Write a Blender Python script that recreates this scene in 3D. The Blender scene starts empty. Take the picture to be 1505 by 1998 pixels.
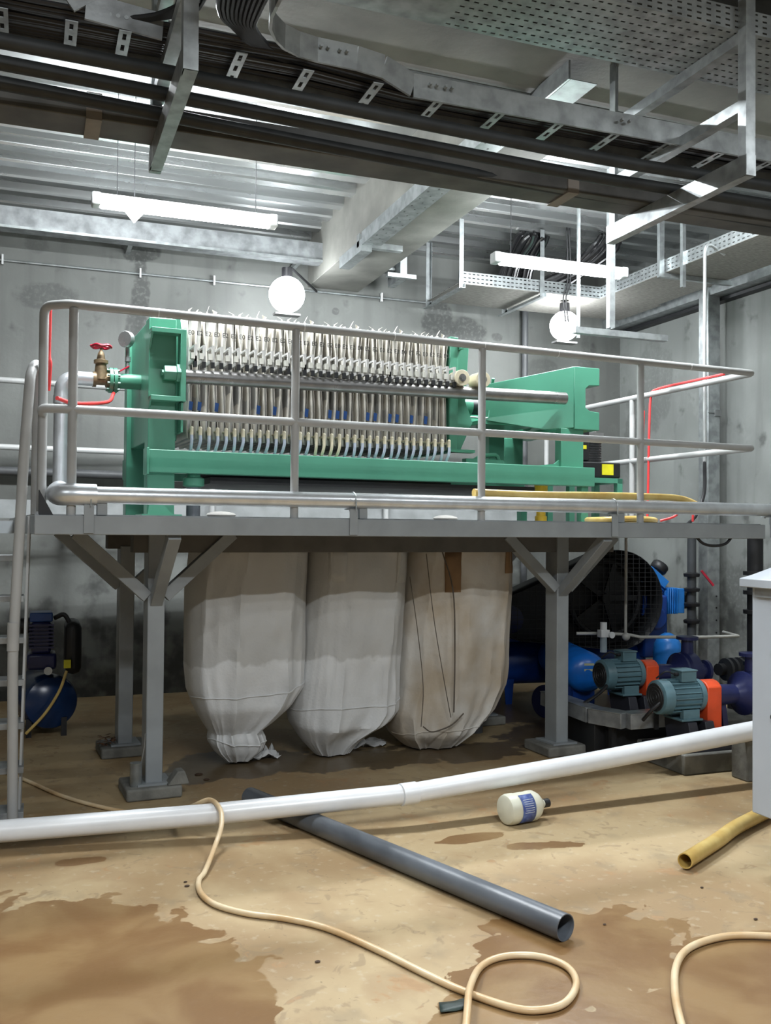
import bpy, math, random
from mathutils import Vector, Matrix, noise as mnoise
random.seed(7)
C = bpy.context.scene.collection
sc = bpy.context.scene
PI = math.pi
# ---------------------------------------------------------------- camera
F = 1850.0; H = 1.57
YAW = math.radians(20.5); PIT = math.atan(37 / F); ROLL = .0085
_f0 = Vector((math.sin(YAW), math.cos(YAW), 0)); _r0 = Vector((math.cos(YAW), -math.sin(YAW), 0)); _u0 = Vector((0, 0, 1))
FW = _f0 * math.cos(PIT) + _u0 * math.sin(PIT); _u1 = _u0 * math.cos(PIT) - _f0 * math.sin(PIT)
RT = _r0 * math.cos(ROLL) + _u1 * math.sin(ROLL); UP = _u1 * math.cos(ROLL) - _r0 * math.sin(ROLL)
EYE = Vector((0, 0, H))
cam = bpy.data.cameras.new('camera'); co = bpy.data.objects.new('camera', cam); C.objects.link(co)
cam.sensor_fit = 'VERTICAL'; cam.sensor_height = 36; cam.lens = F / 1998 * 36; cam.clip_start = .05
m = Matrix((RT, UP, -FW)).transposed().to_4x4(); m.translation = EYE; co.matrix_world = m
sc.camera = co
sc.view_settings.view_transform = 'Standard'; sc.view_settings.look = 'None'
sc.view_settings.exposure = 0.22; sc.view_settings.gamma = 1; sc.view_settings.use_curve_mapping = False
w = bpy.data.worlds.new('world'); sc.world = w; w.use_nodes = True
w.node_tree.nodes['Background'].inputs[0].default_value = (.80, .90, 1, 1)
w.node_tree.nodes['Background'].inputs[1].default_value = .12
LAMP = (.93, .97, 1.0)
def light(kind, name, loc, power, col=LAMP, size=.1, size_y=None, rot=None, spread=None):
    l = bpy.data.lights.new(name, kind); l.energy = power; l.color = col
    if kind == 'AREA':
        l.size = size
        if size_y: l.shape = 'RECTANGLE'; l.size_y = size_y
    else: l.shadow_soft_size = size
    o = bpy.data.objects.new(name, l); C.objects.link(o); o.location = loc
    if rot: o.rotation_euler = rot
    return o
# ceiling lamps of the hall behind the photographer
light('AREA', 'hall_lamp_light', (1.0, -.2, 4.1), 210, size=1.6, size_y=.12)
light('AREA', 'hall_lamp_light', (-2.4, .8, 4.1), 80, size=1.4, size_y=.14)
light('AREA', 'hall_lamp_light', (4.6, .6, 4.1), 70, size=1.4, size_y=.14)

# ---------------------------------------------------------------- frames and pixel rays
O0 = Vector((.110, 5.174, 0)); A = math.radians(3.4)
RM = Matrix.Identity(4)
def at(x, y, d): return EYE + (FW + RT * ((x - 752.5) / F) + UP * ((999 - y) / F)) * d
def ray(x, y): return FW + RT * ((x - 752.5) / F) + UP * ((999 - y) / F)
def onz(x, y, z=0.0): r = ray(x, y); return EYE + r * ((z - H) / r.z)
O0 = onz(106.3, 582.6, 2.76); O0.z = 0
PM = Matrix.Translation(O0) @ Matrix.Rotation(A, 4, 'Z')
def ony(x, y, Y): r = ray(x, y); return EYE + r * (Y / r.y)
def onx(x, y, X): r = ray(x, y); return EYE + r * (X / r.x)
PMI = PM.inverted()
def onv(x, y, v):
    r = ray(x, y); n = PM.to_3x3() @ Vector((0, 1, 0)); p0 = PM @ Vector((0, v, 0))
    return PMI @ (EYE + r * ((p0 - EYE).dot(n) / r.dot(n)))
def puv(p): return PMI @ p
# ---------------------------------------------------------------- materials
MATS = {}
def mat(name, col, rough=.5, metal=0., var=.12, scale=6., bump=0., bscale=40., col2=None, emit=0, trans=0, alpha=1., streak=None, spec=.5):
    if name in MATS: return MATS[name]
    m = bpy.data.materials.new(name); m.use_nodes = True; nt = m.node_tree; N = nt.nodes; L = nt.links
    b = N['Principled BSDF']; b.inputs['Roughness'].default_value = rough; b.inputs['Metallic'].default_value = metal
    b.inputs['Specular IOR Level'].default_value = spec
    tc = N.new('ShaderNodeTexCoord'); mp = N.new('ShaderNodeMapping'); L.new(tc.outputs['Object'], mp.inputs['Vector'])
    if streak: mp.inputs['Scale'].default_value = streak
    nz = N.new('ShaderNodeTexNoise'); nz.inputs['Scale'].default_value = scale; nz.inputs['Detail'].default_value = 5
    L.new(mp.outputs[0], nz.inputs['Vector'])
    c2 = col2 or tuple(max(0, c * (1 - var * 2.2)) for c in col)
    rp = N.new('ShaderNodeValToRGB'); rp.color_ramp.elements[0].position = .36; rp.color_ramp.elements[1].position = .62
    rp.color_ramp.elements[0].color = (*c2, 1); rp.color_ramp.elements[1].color = (*col, 1)
    L.new(nz.outputs['Fac'], rp.inputs[0]); L.new(rp.outputs[0], b.inputs['Base Color'])
    if metal > .3:
        mr = N.new('ShaderNodeMapRange'); mr.inputs['To Min'].default_value = rough + .12; mr.inputs['To Max'].default_value = max(.08, rough - .1)
        L.new(nz.outputs['Fac'], mr.inputs['Value']); L.new(mr.outputs[0], b.inputs['Roughness'])
    if bump:
        n2 = N.new('ShaderNodeTexNoise'); n2.inputs['Scale'].default_value = bscale; n2.inputs['Detail'].default_value = 4
        L.new(mp.outputs[0], n2.inputs['Vector'])
        bp = N.new('ShaderNodeBump'); bp.inputs['Strength'].default_value = bump; bp.inputs['Distance'].default_value = .01
        L.new(n2.outputs['Fac'], bp.inputs['Height']); L.new(bp.outputs[0], b.inputs['Normal'])
    if emit:
        b.inputs['Emission Color'].default_value = (*col, 1); b.inputs['Emission Strength'].default_value = emit
    if trans: b.inputs['Transmission Weight'].default_value = trans
    if alpha < 1: b.inputs['Alpha'].default_value = alpha
    MATS[name] = m; return m
GALV = mat('galvanised_steel', (.42, .45, .455), .38, .7, .16, 12)
GALVD = mat('aged_galvanised_steel', (.34, .36, .37), .5, .55, .18, 9, bump=.1)
RAILP = mat('grey_rail_paint', (.36, .365, .36), .42, 0, .06, 5)
FRAMEP = mat('grey_frame_paint', (.27, .295, .31), .42, 0, .07, 5)
GREEN = mat('green_machine_paint', (.075, .27, .18), .33, 0, .05, 3)
SILVER = mat('silver_pipe_cladding', (.68, .71, .74), .32, .7, .08, 10, bump=.06, bscale=25)
STEELBAR = mat('bare_steel_bar', (.27, .265, .26), .3, .8, .1, 12)
BLACK = mat('black_plastic', (.012, .012, .014), .45)
BLACKM = mat('black_metal', (.018, .019, .021), .5, .2)
PIPEBLK = mat('dark_pipe_lagging', (.018, .022, .024), .6, 0, .2, 10)
DUSTY = mat('dusty_dark_steel', (.10, .10, .095), .6, .1, .25, 4, col2=(.045, .045, .042))
BLUE = mat('blue_machine_paint', (.008, .055, .30), .32)
LBLUE = mat('light_blue_paint', (.02, .20, .62), .35)
NAVY = mat('navy_pump_paint', (.016, .022, .095), .35, 0, .15)
TEAL = mat('grey_blue_motor_paint', (.10, .19, .225), .4, 0, .15)
ORANGE = mat('orange_guard_paint', (.80, .085, .02), .42)
RED = mat('red_rubber', (.80, .05, .05), .4)
REDP = mat('red_paint', (.42, .01, .035), .35)
YEL = mat('yellow_label', (.85, .78, .02), .5)
YHOSE = mat('yellow_hose_plastic', (.62, .47, .17), .32, 0, .15, 8, col2=(.50, .33, .09))
BHOSE = mat('beige_hose_plastic', (.68, .55, .36), .35, 0, .1, 5, col2=(.55, .37, .19))
CLOTH = mat('filter_cloth', (.76, .73, .66), .8, 0, .07, 9, bump=.1, bscale=60)
CLOTHD = mat('damp_filter_cloth', (.63, .60, .53), .8, 0, .08, 9, bump=.1, bscale=60)
POLY = mat('grey_polypropylene', (.60, .60, .58), .5)
POLYW = mat('white_polypropylene', (.66, .66, .60), .45)
CREAM = mat('cream_plastic', (.66, .60, .44), .4, 0, .1)
PVC = mat('white_pvc', (.80, .82, .84), .28, 0, .03, 7)
GPVC = mat('grey_pvc', (.12, .135, .155), .35, 0, .2, 6, streak=(1, .3, 1))
BRASS = mat('dirty_brass', (.26, .19, .11), .45, .5, .2, 20)
CONC = mat('plinth_concrete', (.20, .20, .18), .85, 0, .2, 7, bump=.3)
WHITEP = mat('white_cabinet_paint', (.42, .46, .51), .4, 0, .02)
HOSEW = mat('clear_pvc_hose', (.50, .55, .66), .2, 0, .05, 5, alpha=.85)
INK = mat('black_marker', (.02, .02, .02), .7)
BLUETAG = mat('blue_tape', (.01, .09, .36), .5)
WHITE = mat('white_enamel', (.75, .77, .77), .4)
def emat(name, strength, col=LAMP):
    m = mat(name, col, .5, emit=strength); return m
TUBE = emat('lit_fluorescent_tube', 40.)
BULB = emat('lit_flood_globe', 45.)

def wall_mat(name, base, axis, stains, mould=True):
    m = bpy.data.materials.new(name); m.use_nodes = True; nt = m.node_tree; N = nt.nodes; L = nt.links
    b = N['Principled BSDF']; b.inputs['Roughness'].default_value = .62
    tc = N.new('ShaderNodeTexCoord'); sp = N.new('ShaderNodeSeparateXYZ'); L.new(tc.outputs['Object'], sp.inputs[0])
    def noise(scale, det, mp=None):
        n = N.new('ShaderNodeTexNoise'); n.inputs['Scale'].default_value = scale; n.inputs['Detail'].default_value = det
        if mp:
            q = N.new('ShaderNodeMapping'); q.inputs['Scale'].default_value = mp; L.new(tc.outputs['Object'], q.inputs[0]); L.new(q.outputs[0], n.inputs['Vector'])
        else: L.new(tc.outputs['Object'], n.inputs['Vector'])
        return n.outputs['Fac']
    def math_(op, a, c=None, cl=False):
        n = N.new('ShaderNodeMath'); n.operation = op; n.use_clamp = cl
        for i, x in enumerate((a, c)):
            if x is None: continue
            if isinstance(x, (int, float)): n.inputs[i].default_value = x
            else: L.new(x, n.inputs[i])
        return n.outputs[0]
    def ramp(x, lo, hi):
        n = N.new('ShaderNodeMapRange'); n.interpolation_type = 'SMOOTHSTEP'
        n.inputs['From Min'].default_value = lo; n.inputs['From Max'].default_value = hi
        L.new(x, n.inputs['Value']); return n.outputs[0]
    def mix(f, a, c):
        n = N.new('ShaderNodeMix'); n.data_type = 'RGBA'; L.new(f, n.inputs[0])
        for i, x in ((6, a), (7, c)):
            if isinstance(x, tuple): n.inputs[i].default_value = (*x, 1)
            else: L.new(x, n.inputs[i])
        return n.outputs[2]
    big = noise(.9, 4); mid = noise(4.5, 8); st = noise(2.2, 6, (3.0, 3.0, .35)); fine = noise(30, 5)
    c = mix(ramp(big, .35, .68), tuple(x * .78 for x in base), tuple(x * 1.12 for x in base))
    c = mix(math_('MULTIPLY', ramp(st, .5, .68), .35), c, tuple(x * .55 for x in base))
    c = mix(math_('MULTIPLY', ramp(mid, .56, .7), .25), c, tuple(x * 1.45 for x in base))
    hx = sp.outputs[axis]; hz = sp.outputs[2]
    if mould:
        g = math_('ADD', math_('MULTIPLY', ramp(hz, 2.3, -.4), .37), math_('ADD', math_('MULTIPLY', mid, 1.5), -.28))
        g2 = math_('ADD', g, math_('MULTIPLY', st, .35))
        c = mix(math_('MULTIPLY', ramp(g2, .78, 1.12), .8), c, (.03, .032, .03))
    wob = math_('SUBTRACT', mid, .5); wob2 = math_('SUBTRACT', noise(2.4, 3), .5)
    for (cx, cz, rx, rz, k) in stains:
        dx = math_('DIVIDE', math_('SUBTRACT', hx, cx), rx); dz = math_('DIVIDE', math_('SUBTRACT', hz, cz), rz)
        d = math_('ADD', math_('MULTIPLY', dx, dx), math_('MULTIPLY', dz, dz))
        d = math_('ADD', d, math_('ADD', math_('MULTIPLY', wob, 3.4), math_('MULTIPLY', wob2, 1.6)))
        c = mix(math_('MULTIPLY', math_('MULTIPLY', ramp(d, 1.15, .55), ramp(fine, .2, .55)), k), c, (.05, .053, .05))
    L.new(c, b.inputs['Base Color'])
    bp = N.new('ShaderNodeBump'); bp.inputs['Strength'].default_value = .25; bp.inputs['Distance'].default_value = .01
    L.new(math_('ADD', mid, math_('MULTIPLY', fine, .4)), bp.inputs['Height']); L.new(bp.outputs[0], b.inputs['Normal'])
    return m
WB = wall_mat('back_wall_concrete', (.150, .158, .148), 0, [(.945, 4.25, .16, .14, .8), (.95, 3.85, .08, .42, .8), (.93, 3.45, .12, .32, .75), (4.02, 3.80, .19, .26, .85), (4.42, 3.72, .2, .17, .8),
      (.12, 3.72, .3, .12, .6), (.0, 4.2, .12, .09, .4), (4.75, 3.7, .07, .05, .6), (5.3, 3.35, .2, .15, .4), (2.9, 3.82, .045, .04, .7), (5.9, 3.3, .12, .6, .3)])
WR = wall_mat('right_wall_concrete', (.235, .25, .24), 1, [(8.6, 3.2, .3, .5, .3), (7.2, .9, .5, .5, .4), (9.0, 2.6, .2, .6, .4)])
WO = wall_mat('hall_wall_concrete', (.18, .19, .18), 0, [])
BEAMC = mat('beam_concrete', (.20, .20, .18), .75, 0, .16, 2.5, bump=.15)

def floor_mat():
    m = bpy.data.materials.new('stained_floor_concrete'); m.use_nodes = True; nt = m.node_tree; N = nt.nodes; L = nt.links
    b = N['Principled BSDF']; tc = N.new('ShaderNodeTexCoord'); sp = N.new('ShaderNodeSeparateXYZ'); L.new(tc.outputs['Object'], sp.inputs[0])
    def noise(scale, det, dist=0):
        n = N.new('ShaderNodeTexNoise'); n.inputs['Scale'].default_value = scale; n.inputs['Detail'].default_value = det; n.inputs['Distortion'].default_value = dist
        L.new(tc.outputs['Object'], n.inputs['Vector']); return n.outputs['Fac']
    def ma(op, a, c=None):
        n = N.new('ShaderNodeMath'); n.operation = op
        for i, x in enumerate((a, c)):
            if x is None: continue
            if isinstance(x, (int, float)): n.inputs[i].default_value = x
            else: L.new(x, n.inputs[i])
        return n.outputs[0]
    def ramp(x, lo, hi):
        n = N.new('ShaderNodeMapRange'); n.interpolation_type = 'SMOOTHSTEP'; n.inputs['From Min'].default_value = lo; n.inputs['From Max'].default_value = hi
        L.new(x, n.inputs['Value']); return n.outputs[0]
    def mix(f, a, c):
        n = N.new('ShaderNodeMix'); n.data_type = 'RGBA'; L.new(f, n.inputs[0])
        for i, x in ((6, a), (7, c)):
            if isinstance(x, tuple): n.inputs[i].default_value = (*x, 1)
            else: L.new(x, n.inputs[i])
        return n.outputs[2]
    X, Y = sp.outputs[0], sp.outputs[1]
    n1, n2, n3, n4 = noise(1.1, 5, .4), noise(5, 8, .3), noise(22, 6), noise(2.6, 5, .6)
    c = mix(ramp(n1, .38, .62), (.275, .185, .092), (.395, .30, .17))
    n5 = noise(9, 10, 1.2); n6 = noise(55, 3)
    c = mix(ma('MULTIPLY', ramp(n4, .55, .68), .45), c, (.27, .175, .09))
    c = mix(ma('MULTIPLY', ramp(n2, .55, .72), .4), c, (.19, .155, .10))
    c = mix(ma('MULTIPLY', ramp(n3, .58, .7), .35), c, (.45, .385, .28))
    c = mix(ma('MULTIPLY', ramp(n5, .60, .66), .5), c, (.21, .15, .085))
    c = mix(ma('MULTIPLY', ramp(n6, .70, .74), .7), c, (.10, .07, .04))
    c = mix(ma('MULTIPLY', ramp(ma('MULTIPLY', n4, n5), .36, .40), .5), c, (.36, .20, .085))
    # wet patches and painted shade, each an ellipse with a ragged edge (x, y, rx, ry, angle)
    def patch(cx, cy, rx, ry, an, amp):
        ca, sa = math.cos(an), math.sin(an)
        dx = ma('SUBTRACT', X, cx); dy = ma('SUBTRACT', Y, cy)
        px = ma('DIVIDE', ma('ADD', ma('MULTIPLY', dx, ca), ma('MULTIPLY', dy, sa)), rx)
        py = ma('DIVIDE', ma('SUBTRACT', ma('MULTIPLY', dy, ca), ma('MULTIPLY', dx, sa)), ry)
        d = ma('ADD', ma('MULTIPLY', px, px), ma('MULTIPLY', py, py))
        return ma('ADD', d, ma('MULTIPLY', ma('SUBTRACT', ma('ADD', ma('ADD', n2, ma('MULTIPLY', n5, .5)), ma('MULTIPLY', n1, .8)), 1.15), amp))
    wet = None
    for a in [(-.15, 3.2, .93, 1.22, .12, 1.3), (1.75, 2.95, .68, .30, .55, 2.2), (2.0, 3.35, .25, .12, -.3, 3.0), (2.55, 2.62, .45, .42, .0, 1.6), (1.6, 2.4, .6, .35, .3, 1.6),
              (2.15, 4.42, .2, .07, .1, 2.0), (2.45, 4.2, .24, .06, -.2, 3.5), (.25, 4.72, .12, .05, 0, 3)]:
        d = patch(*a); wet = d if wet is None else ma('MINIMUM', wet, d)
    wm = ramp(wet, 1.03, .97)
    c = mix(ma('MULTIPLY', wm, .9), c, mix(ramp(n4, .4, .62), (.165, .085, .030), (.235, .145, .062)))
    dk = None  # shade under the bags and platform put into the floor colour, glossier too
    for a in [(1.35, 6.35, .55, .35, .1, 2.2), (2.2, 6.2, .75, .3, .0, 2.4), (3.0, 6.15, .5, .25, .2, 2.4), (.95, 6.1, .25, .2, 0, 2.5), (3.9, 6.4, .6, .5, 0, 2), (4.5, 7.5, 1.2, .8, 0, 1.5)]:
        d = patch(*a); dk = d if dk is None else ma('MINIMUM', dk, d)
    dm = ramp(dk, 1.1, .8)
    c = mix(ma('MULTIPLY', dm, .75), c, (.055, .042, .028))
    L.new(c, b.inputs['Base Color'])
    r = N.new('ShaderNodeMapRange'); r.inputs['To Min'].default_value = .55; r.inputs['To Max'].default_value = .30; L.new(ma('MAXIMUM', wm, dm), r.inputs['Value'])
    L.new(r.outputs[0], b.inputs['Roughness']); b.inputs['Specular IOR Level'].default_value = .35
    bp = N.new('ShaderNodeBump'); bp.inputs['Strength'].default_value = .2; bp.inputs['Distance'].default_value = .004
    L.new(ma('ADD', n3, n2), bp.inputs['Height']); L.new(bp.outputs[0], b.inputs['Normal'])
    return m
FLOORM = floor_mat()
# ---------------------------------------------------------------- mesh helpers
def spline(pts, n=8, closed=False):
    P = [Vector(p) for p in pts]; out = []; k = len(P)
    for i in range(k if closed else k - 1):
        p0 = P[i - 1] if (closed or i > 0) else P[0] * 2 - P[1]
        p1 = P[i]; p2 = P[(i + 1) % k]
        p3 = P[(i + 2) % k] if (closed or i + 2 < k) else p2 * 2 - p1
        for j in range(n):
            t = j / n
            out.append(.5 * ((2 * p1) + (p2 - p0) * t + (2 * p0 - 5 * p1 + 4 * p2 - p3) * t * t + (-p0 + 3 * p1 - 3 * p2 + p3) * t ** 3))
    if not closed: out.append(P[-1])
    return out
def round_path(pts, r=.05, n=5):
    P = [Vector(p) for p in pts]; out = [P[0]]
    for i in range(1, len(P) - 1):
        a = (P[i - 1] - P[i]); b = (P[i + 1] - P[i]); q = min(r, a.length * .49, b.length * .49)
        s = P[i] + a.normalized() * q; e = P[i] + b.normalized() * q
        for j in range(n + 1):
            t = j / n; out.append(s * (1 - t) ** 2 + P[i] * 2 * t * (1 - t) + e * t * t)
    out.append(P[-1]); return out
class MB:
    def __init__(s, M=RM): s.M = M; s.v = []; s.f = []
    def add(s, vs, fs):
        k = len(s.v); s.v += [s.M @ Vector(p) for p in vs]; s.f += [tuple(i + k for i in f) for f in fs]; return s
    def box(s, x0, x1, y0, y1, z0, z1):
        x0, x1 = min(x0, x1), max(x0, x1); y0, y1 = min(y0, y1), max(y0, y1); z0, z1 = min(z0, z1), max(z0, z1)
        return s.add([(x, y, z) for z in (z0, z1) for x, y in ((x0, y0), (x1, y0), (x1, y1), (x0, y1))],
                     [(3, 2, 1, 0), (4, 5, 6, 7), (0, 1, 5, 4), (1, 2, 6, 5), (2, 3, 7, 6), (3, 0, 4, 7)])
    def bar(s, p, q, w, h, up=(0, 0, 1)):
        p, q, up = Vector(p), Vector(q), Vector(up); d = (q - p).normalized()
        x = d.cross(up)
        if x.length < 1e-4: x = d.cross(Vector((0, 1, 0)))
        x.normalize(); y = x.cross(d)
        vs = [c + x * a * w / 2 + y * b * h / 2 for c in (p, q) for a, b in ((-1, -1), (1, -1), (1, 1), (-1, 1))]
        return s.add(vs, [(0, 1, 2, 3), (7, 6, 5, 4), (4, 5, 1, 0), (5, 6, 2, 1), (6, 7, 3, 2), (7, 4, 0, 3)])
    def angle(s, p, q, w, t, a=(0, 0, 1), b=(1, 0, 0)):
        # L profile: flanges along directions a and b
        a, b = Vector(a), Vector(b); p, q = Vector(p), Vector(q)
        prof = [Vector((0, 0)), Vector((w, 0)), Vector((w, t)), Vector((t, t)), Vector((t, w)), Vector((0, w))]
        vs = [c + a * k.x + b * k.y for c in (p, q) for k in prof]
        return s.add(vs, [(5, 4, 3, 2, 1, 0), (6, 7, 8, 9, 10, 11)] + [(i, (i + 1) % 6, 6 + (i + 1) % 6, 6 + i) for i in range(6)])
    def chan(s, p, q, w, h, t, up=(0, 0, 1), open_=1):
        # C profile, web width h along up, flanges w to the side
        p, q, up = Vector(p), Vector(q), Vector(up); d = (q - p).normalized(); x = d.cross(up).normalized() * open_
        pr = [(0, -h / 2), (w, -h / 2), (w, -h / 2 + t), (t, -h / 2 + t), (t, h / 2 - t), (w, h / 2 - t), (w, h / 2), (0, h / 2)]
        vs = [c + x * a + up * b for c in (p, q) for a, b in pr]
        return s.add(vs, [(7, 6, 5, 4, 3, 2, 1, 0), tuple(range(8, 16))] + [(i, (i + 1) % 8, 8 + (i + 1) % 8, 8 + i) for i in range(8)])
    def tube(s, pts, r, n=10, cap=True, closed=False, hollow=0):
        P = [Vector(p) for p in pts]; k = len(P); R = r if isinstance(r, (list, tuple)) else [r] * k
        T = []
        for i in range(k):
            a = P[(i - 1) % k] if (closed or i > 0) else P[i]; b = P[(i + 1) % k] if (closed or i < k - 1) else P[i]
            t = (b - a); T.append(t.normalized() if t.length > 1e-9 else Vector((0, 0, 1)))
        ref = Vector((0, 0, 1)) if abs(T[0].z) < .9 else Vector((1, 0, 0)); x = T[0].cross(ref).normalized(); vs = []; fs = []
        for i in range(k):
            x = x - T[i] * x.dot(T[i]); x.normalize(); y = T[i].cross(x)
            for j in range(n): an = 2 * PI * j / n; vs.append(P[i] + (x * math.cos(an) + y * math.sin(an)) * R[i])
        for i in range(k if closed else k - 1):
            for j in range(n):
                a = i * n + j; b = i * n + (j + 1) % n; c = ((i + 1) % k) * n
                fs.append((a, b, c + (j + 1) % n, c + j))
        if cap and not closed: fs.append(tuple(range(n - 1, -1, -1))); fs.append(tuple((k - 1) * n + j for j in range(n)))
        return s.add(vs, fs)
    def pipe(s, p, q, r, t, n=24):
        # open-ended hollow pipe
        p, q = Vector(p), Vector(q); d = (q - p).normalized(); ref = Vector((0, 0, 1)) if abs(d.z) < .9 else Vector((1, 0, 0)); x = d.cross(ref).normalized(); y = d.cross(x)
        return s.loop([(c + (x * math.cos(2 * PI * j / n) + y * math.sin(2 * PI * j / n)) * rr) for c, rr in ((p, r), (q, r), (q, r - t), (p, r - t)) for j in range(n)], n, 4)
    def loop(s, vs, n, k):
        return s.add(vs, [(i * n + j, i * n + (j + 1) % n, ((i + 1) % k) * n + (j + 1) % n, ((i + 1) % k) * n + j) for i in range(k) for j in range(n)])
    def lathe(s, p, q, prof, n=24):
        # prof: (t, r) t in metres from p towards q
        p, q = Vector(p), Vector(q); d = (q - p).normalized(); ref = Vector((0, 0, 1)) if abs(d.z) < .9 else Vector((1, 0, 0)); x = d.cross(ref).normalized(); y = d.cross(x)
        vs = [p + d * t + (x * math.cos(2 * PI * j / n) + y * math.sin(2 * PI * j / n)) * max(r, 1e-4) for t, r in prof for j in range(n)]
        k = len(prof)
        return s.add(vs, [(i * n + j, i * n + (j + 1) % n, (i + 1) * n + (j + 1) % n, (i + 1) * n + j) for i in range(k - 1) for j in range(n)] + [tuple(range(n - 1, -1, -1)), tuple((k - 1) * n + j for j in range(n))])
    def cyl(s, p, q, r, n=20, r2=None):
        p, q = Vector(p), Vector(q); return s.lathe(p, q, [(0, r), ((q - p).length, r if r2 is None else r2)], n)
    def prism(s, pts, d):
        # polygon (3D points) extruded by vector d
        P = [Vector(p) for p in pts]; d = Vector(d); k = len(P)
        return s.add(P + [p + d for p in P], [tuple(range(k - 1, -1, -1)), tuple(range(k, 2 * k))] + [(i, (i + 1) % k, k + (i + 1) % k, k + i) for i in range(k)])
    def ball(s, c, r, n=14, sq=(1, 1, 1)):
        c = Vector(c); vs = []; m_ = n // 2
        for i in range(1, m_):
            a = PI * i / m_
            for j in range(n): b = 2 * PI * j / n; vs.append(c + Vector((math.sin(a) * math.cos(b) * r * sq[0], math.sin(a) * math.sin(b) * r * sq[1], math.cos(a) * r * sq[2])))
        fs = [(i * n + j, (i + 1) * n + j, (i + 1) * n + (j + 1) % n, i * n + (j + 1) % n) for i in range(m_ - 2) for j in range(n)]
        vs += [c + Vector((0, 0, r * sq[2])), c - Vector((0, 0, r * sq[2]))]; t = len(vs) - 2
        fs += [(t, j, (j + 1) % n) for j in range(n)] + [(t + 1, (m_ - 2) * n + (j + 1) % n, (m_ - 2) * n + j) for j in range(n)]
        return s.add(vs, fs)
    def grid(s, rows):
        n = len(rows[0]); vs = [p for r_ in rows for p in r_]
        return s.add(vs, [(i * n + j, i * n + j + 1, (i + 1) * n + j + 1, (i + 1) * n + j) for i in range(len(rows) - 1) for j in range(n - 1)])
MW = {}
def _mesh(name, mb, mats, inv, smooth, bevel, solid):
    me = bpy.data.meshes.new(name); me.from_pydata([inv @ p for p in mb.v], [], mb.f); me.update()
    for q in (mats if isinstance(mats, (list, tuple)) else [mats]): me.materials.append(q)
    if smooth: me.shade_smooth(); me.set_sharp_from_angle(angle=math.radians(38))
    o = bpy.data.objects.new(name, me); C.objects.link(o)
    if solid:
        d = o.modifiers.new('solid', 'SOLIDIFY'); d.thickness = solid; d.offset = 0
    if bevel:
        d = o.modifiers.new('bevel', 'BEVEL'); d.width = bevel; d.segments = 2; d.limit_method = 'ANGLE'; d.angle_limit = math.radians(50)
    return o
def setp(o, label=None, cat=None, group=None, kind=None):
    for k, x in (('label', label), ('category', cat), ('group', group), ('kind', kind)):
        if x: o[k] = x
    return o
def thing(name, label, cat, loc, rz=0, group=None):
    o = bpy.data.objects.new(name, None); C.objects.link(o); o.empty_display_size = .1
    M_ = Matrix.Translation(Vector(loc)) @ Matrix.Rotation(rz, 4, 'Z'); o.matrix_world = M_; MW[o.name] = M_
    return setp(o, label, cat, group)
def part(parent, name, mb, mats, smooth=True, bevel=0, solid=0, label=None, kind=None):
    M_ = MW[parent.name]; o = _mesh(name, mb, mats, M_.inverted(), smooth, bevel, solid); o.parent = parent; MW[o.name] = M_
    return setp(o, label, None, None, kind)
def solo(name, mb, mats, label=None, cat=None, group=None, kind=None, smooth=True, bevel=0, solid=0, origin=None):
    if origin is None:
        xs = [p.x for p in mb.v]; ys = [p.y for p in mb.v]; zs = [p.z for p in mb.v]
        origin = Vector(((min(xs) + max(xs)) / 2, (min(ys) + max(ys)) / 2, min(zs)))
    M_ = Matrix.Translation(Vector(origin)); o = _mesh(name, mb, mats, M_.inverted(), smooth, bevel, solid); o.matrix_world = M_; MW[o.name] = M_
    return setp(o, label, cat, group, kind)
def struct(name, mb, mats, smooth=False, solid=0, bevel=0):
    return solo(name, mb, mats, kind='structure', smooth=smooth, origin=(0, 0, 0), solid=solid, bevel=bevel)
def textmesh(body, size, M_, thick=.0008):
    cu = bpy.data.curves.new('t', 'FONT'); cu.body = body; cu.size = size; cu.extrude = thick; cu.align_x = 'CENTER'; cu.align_y = 'CENTER'
    o = bpy.data.objects.new('t', cu); C.objects.link(o); me = bpy.data.meshes.new_from_object(o)
    mb = MB(M_); mb.add([v.co.copy() for v in me.vertices], [tuple(p.vertices) for p in me.polygons])
    bpy.data.objects.remove(o); bpy.data.curves.remove(cu); bpy.data.meshes.remove(me); return mb
def perf(mb, o, ax, ay, L, W, nx, ny, hx, hy, diag=False):
    # perforated sheet: origin o, unit axes ax (length L, nx cells), ay (width W, ny cells), slot size hx*hy
    o, ax, ay = Vector(o), Vector(ax), Vector(ay); dx, dy = L / nx, W / ny; vs = []; fs = []
    for i in range(nx):
        for j in range(ny):
            x0, y0 = i * dx, j * dy; cx, cy = x0 + dx / 2, y0 + dy / 2; k = len(vs)
            cs = [(x0, y0), (x0 + dx, y0), (x0 + dx, y0 + dy), (x0, y0 + dy)]
            if diag and (i + j) % 2: vs += [o + ax * a + ay * b for a, b in cs]; fs.append((k, k + 1, k + 2, k + 3)); continue
            hs = [(cx - hx / 2, cy - hy / 2), (cx + hx / 2, cy - hy / 2), (cx + hx / 2, cy + hy / 2), (cx - hx / 2, cy + hy / 2)]
            vs += [o + ax * a + ay * b for a, b in cs + hs]
            fs += [(k + a, k + (a + 1) % 4, k + 4 + (a + 1) % 4, k + 4 + a) for a in range(4)]
    return mb.add(vs, fs)
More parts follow.
